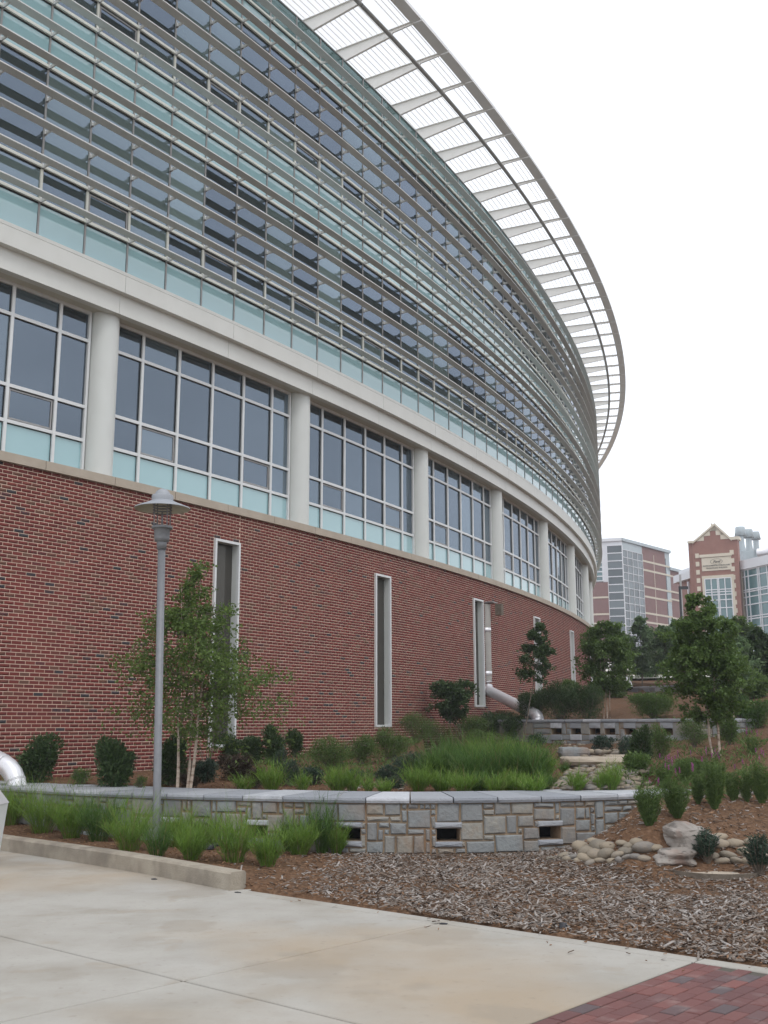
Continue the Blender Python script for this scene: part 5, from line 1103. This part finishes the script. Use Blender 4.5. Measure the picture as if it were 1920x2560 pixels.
# gabled brick building
D2 = 118; Fg = Face(1739,D2*1.02,1853,D2); zs_ = at(1853,1349,D2).z; zap = at(1786,1314,D2*1.01).z; gb = 6.0
T = thing('gabled_building','red brick building with a stone trimmed gable, name panel and tall window','building',(Fg.A.x,Fg.A.y,gb))
L_ = Fg.L; ua = Fg.u(1786,1316); b = MB()
n_ = 8; pr = [(0,gb),(L_,gb),(L_,zs_),(L_*.86,zs_),(ua,zap),(L_*.03,zs_),(0,zs_)]
vs = [(u,-0.0,z) for u,z in pr]+[(u,1.2,z) for u,z in pr]; m = len(pr)
b.add(vs,[tuple(range(m)),tuple(reversed(range(m,2*m)))]+[(k,k+m,(k+1)%m+m,(k+1)%m) for k in range(m)]); Fg.put('wall',b,'far_brick2',T)
b = MB()
def slope(b,u0,z0,u1,z1,th=.22,o=.18):
    vs = [(u0,-o,z0),(u1,-o,z1),(u1,-o,z1+th),(u0,-o,z0+th)]; vs += [(x,1.0,z) for x,_,z in vs]; b.add(vs,[(0,1,2,3),(7,6,5,4),(0,4,5,1),(1,5,6,2),(2,6,7,3),(3,7,4,0)])
slope(b,L_*.03-.1,zs_-.1,ua,zap); slope(b,ua,zap,L_*.86+.1,zs_-.1,.3); Fg.box(b,L_*.86,L_+.25,zs_,zs_+.35,-1.3,.2); Fg.box(b,-.5,L_*.04,zs_,zs_+.25,-1.3,.2); Fg.put('coping',b,'far_stone',T)
for k in range(3):
    f_ = .12+.29*k
    for s_,(ue,w) in ((1,(L_*.03,1)),(-1,(L_*.86,1))):
        u = ue+(ua-ue)*f_; z = zs_+(zap-zs_)*f_; b = MB(); q = .5*s_
        b.add([(u,-.04,z-.05),(u+q*1.8,-.04,z-.05),(u+q*1.8,-.04,z-.05+1.8*.5*(zap-zs_)/abs(ua-ue))],[(0,1,2) if s_ > 0 else (0,2,1)]); b.add([(u,0.01,z-.05),(u+q*1.8,.01,z-.05),(u+q*1.8,.01,z+.4)],[(0,2,1)]); Fg.put('step_stone',b,'far_stone',T)
uL0,uL1 = Fg.u(1742),Fg.u(1751); uR0,uR1 = Fg.u(1829),Fg.u(1839)
for k in range(9):
    for (a_,c_,yy,px) in ((uL0,uL1,1389.5+20.7*k,1746),(uR0,uR1,1380.4+20.9*k,1834)):
        z = Fg.z(px,yy); b = MB(); Fg.box(b,a_,c_,z-.26,z+.26,0,.07); Fg.put('quoin',b,'far_stone',T)
pa, pb = Fg.u(1754.5,1410), Fg.u(1828.5,1405); pz0, pz1 = Fg.z(1790,1426), Fg.z(1790,1393)
b = MB(); Fg.box(b,pa,pb,pz0,pz1,0,.06); pn_ = Fg.put('name_panel',b,'far_stone',T)
b = MB(); Fg.box(b,pa-.2,pb+.1,pz1+.05,pz1+.38,0,.15); Fg.put('lintel',b,'far_stone',T)
def text(s_, size, uu, zz, shear=0, bold=0):
    cu = bpy.data.curves.new('lettering','FONT'); cu.body = s_; cu.size = size; cu.align_x = 'CENTER'; cu.shear = shear; cu.extrude = .01; cu.offset = bold
    cu.materials.append(M['ink']); o = bpy.data.objects.new('lettering', cu); COL.objects.link(o); me = bpy.data.meshes.new_from_object(o.evaluated_get(bpy.context.evaluated_depsgraph_get())); bpy.data.objects.remove(o); o = bpy.data.objects.new('lettering', me); COL.objects.link(o)
    o.parent = pn_; o.matrix_parent_inverse = WL[pn_].inverted(); q = Fg.A+Fg.t*uu+Fg.n*.085; o.matrix_world = Matrix.Translation((q.x,q.y,zz)) @ Matrix.Rotation(Fg.rz,4,'Z') @ Matrix.Rotation(math.pi/2,4,'X')
    o.location = (q.x,q.y,zz); o.rotation_euler = (math.pi/2,0,Fg.rz); return o
um = (pa+pb)/2; hgt = pz1-pz0
text('Ford', hgt*.26, um, pz0+hgt*.58, .45, .012); text('ENVIRONMENTAL SCIENCE AND', hgt*.135, um, pz0+hgt*.33, 0, .004); text('TECHNOLOGY BUILDING', hgt*.135, um, pz0+hgt*.15, 0, .004)
b = MB(); N_ = 40; vs = []
for k in range(N_):
    a_ = 2*math.pi*k/N_; ca, sa = math.cos(a_), math.sin(a_)
    for (rr_,o2) in ((1,.065),(1.07,.065),(1.07,.08),(1,.08)): vs.append((um+ca*hgt*.42*rr_, -o2, pz0+hgt*.665+sa*hgt*.2*rr_))
b.add(vs,[(k*4+q,k*4+(q+1)%4,((k+1)%N_)*4+(q+1)%4,((k+1)%N_)*4+q) for k in range(N_) for q in range(4)]); Fg.put('oval_emblem',b,'ink',pn_)
wa, wb = Fg.u(1763,1460), Fg.u(1829,1460); wz = Fg.z(1795,1446)
b = MB(); Fg.box(b,wa-.3,wb+.3,wz,wz+.35,0,.12); Fg.box(b,wa-.3,wa,gb,wz,0,.1); Fg.box(b,wb,wb+.3,gb,wz,0,.1); Fg.put('window_surround',b,'far_stone',T)
wr = [Fg.z(1795,y) for y in (1700,1625,1598,1560,1520,1500,1487,1480,1474)]+[wz]; wc = [wa,wa+.5,(wa*2+wb)/3+.0,(wa+wb)/2,(wa+wb*2)/3+.3,wb-.5,wb]; wc = [wa,wa+.7,(wa+wb)/2-.07,(wa+wb)/2+.07,wb-.7,wb]
windows(Fg,T,wa,wb,gb,wz,0,0,'far_white','far_glass2',.1,rows=sorted(set([gb]+[z for z in wr if z > gb])),cols=wc)
# left return and low wing
Fs2 = Face(1728,D2*1.024,1739,D2*1.02); b = MB(); Fs2.box(b,-.0,Fs2.L-.01,gb,zs_,-6,-.05); Fs2.put('wall',b,'far_brick2',T)
Fl = Face(1690,D2*1.10,1731,D2*1.06); zl = Fl.z(1700,1436); b = MB(); Fl.box(b,.4,Fl.L,gb,Fl.z(1705,1453),-5,-.3); Fl.put('wall',b,'far_brick2',T); b = MB(); Fl.box(b,.0,Fl.L,Fl.z(1705,1453),zl,-5,.2); Fl.box(b,.8,Fl.L,zl,zl+.5,-5,-.2); Fl.put('cornice',b,'far_white',T)
ul = Fl.u(1716); b = MB(); Fl.box(b,ul-.12,ul+.12,gb,Fl.z(1716,1454),-.28,-.1); Fl.put('downpipe',b,'far_white',T)
# glazed wing on the right with fans on the roof
Fz = Face(1856,D2*1.01,1960,D2*.955); zz1 = Fz.z(1858,1402); zz0 = Fz.z(1858,1425)
T2 = thing('glazed_building','teal glazed building with a white fascia and roof fans at the right edge','building',(Fz.A.x,Fz.A.y,gb))
b = MB(); Fz.box(b,-.1,Fz.L,zz0,zz1,-6,.35); Fz.put('fascia',b,'far_white',T2); b = MB(); Fz.box(b,.0,Fz.L,gb,zz0,-6,-.05); Fz.put('core',b,'interior',T2)
b = MB(); Fz.box(b,-.1,.35,gb,zz0,-.04,.2); Fz.put('corner_pier',b,'precast',T2)
zr_ = [Fz.z(1880,y) for y in (1439,1473,1478,1491,1511,1541,1547,1568,1592,1640,1700)]
windows(Fz,T2,.4,Fz.L-.1,gb,zz0,0,0,'far_white','far_glass2',.12,rows=sorted([gb]+[z for z in zr_ if z > gb]+[zz0-.06]),cols=[Fz.u(x) for x in (1864,1873,1897,1901,1921,1940)])
for k,(x,y,w) in enumerate([(1850,1318,26),(1870,1324,24),(1888,1330,22)]):
    D = D2*1.07+k*3; c = at(x,y,D); kx = D/FPX; Tq = thing('exhaust_fan','%s grey roof exhaust fan behind the gable'%['nearest, highest','middle','rightmost, lowest'][k],'roof fan',(c.x,c.y,zz1),'exhaust fans on the roof')
    r_ = w*kx/2; b = MB(); b.lathe([(0,0),(r_*.85,0),(r_*.87,-.02),(r_*1.12,-r_*1.75),(r_*1.05,-r_*1.8),(0,-r_*1.8)],20,(c.x,c.y,c.z)); obj('hood',b.mesh('hood','far_grey',True),Tq)
    b = MB(); b.lathe([(r_*.6,-r_*1.8),(r_*.62,-r_*3.4),(r_*.8,-r_*4.6),(r_*.8,zz1-c.z-.3)],16,(c.x,c.y,c.z)); obj('stack',b.mesh('stack','far_grey',True),Tq)
c = at(1880,1384,D2*1.05); Tq = thing('roof_plant','grey boxy air handling unit on the roof beneath the fans','roof unit',(c.x,c.y,zz1)); k = D2*1.05/FPX
b = MB(); b.box(c.x-22*k,c.x+10*k,c.y,c.y+3,zz1-.3,c.z+8*k); obj('casing',b.mesh('casing','far_grey'),Tq); b = MB(); b.tube([(c.x+15*k,c.y,c.z+2*k),(c.x+70*k,c.y-2,c.z+3*k)],11*k,14); obj('duct',b.mesh('duct','steel',True),Tq)
# slim street lamp before the far buildings
c = at(1709,1640,80); Tq = thing('street_lamp','thin dark street lamp with one flat arm before the gabled building','street lamp',tuple(c)); tz = at(1709,1466,80).z
b = MB(); b.tube([tuple(c),(c.x,c.y,tz)],.09,8); obj('pole',b.mesh('pole','dark_metal'),Tq); b = MB(); b.box(c.x-.05,c.x+.62,c.y-.1,c.y+.1,tz-.22,tz); obj('lamp_head',b.mesh('head','dark_metal'),Tq)
c = at(1712,1640,90); Tq = thing('street_lamp','taller thin grey lamp pole just behind the dark street lamp','street lamp',tuple(c)); tz = at(1712,1437,90).z
b = MB(); b.tube([tuple(c),(c.x,c.y,tz)],.09,8); obj('pole',b.mesh('pole','mull'),Tq)

# ---------------- thin summer haze
HZ = 0.0008
b = MB(); b.box(-220,560,-150,480,-2,38); hm = bpy.data.materials.new('haze'); hm.use_nodes = True; hn = hm.node_tree.nodes; hn.remove(hn['Principled BSDF'])
pvn = hn.new('ShaderNodeVolumePrincipled'); pvn.inputs['Color'].default_value = (.9,.94,1,1); pvn.inputs['Density'].default_value = HZ; hm.node_tree.links.new(pvn.outputs[0], hn['Material Output'].inputs['Volume'])
M['haze'] = hm; obj('haze', b.mesh('haze','haze'), kind='stuff')
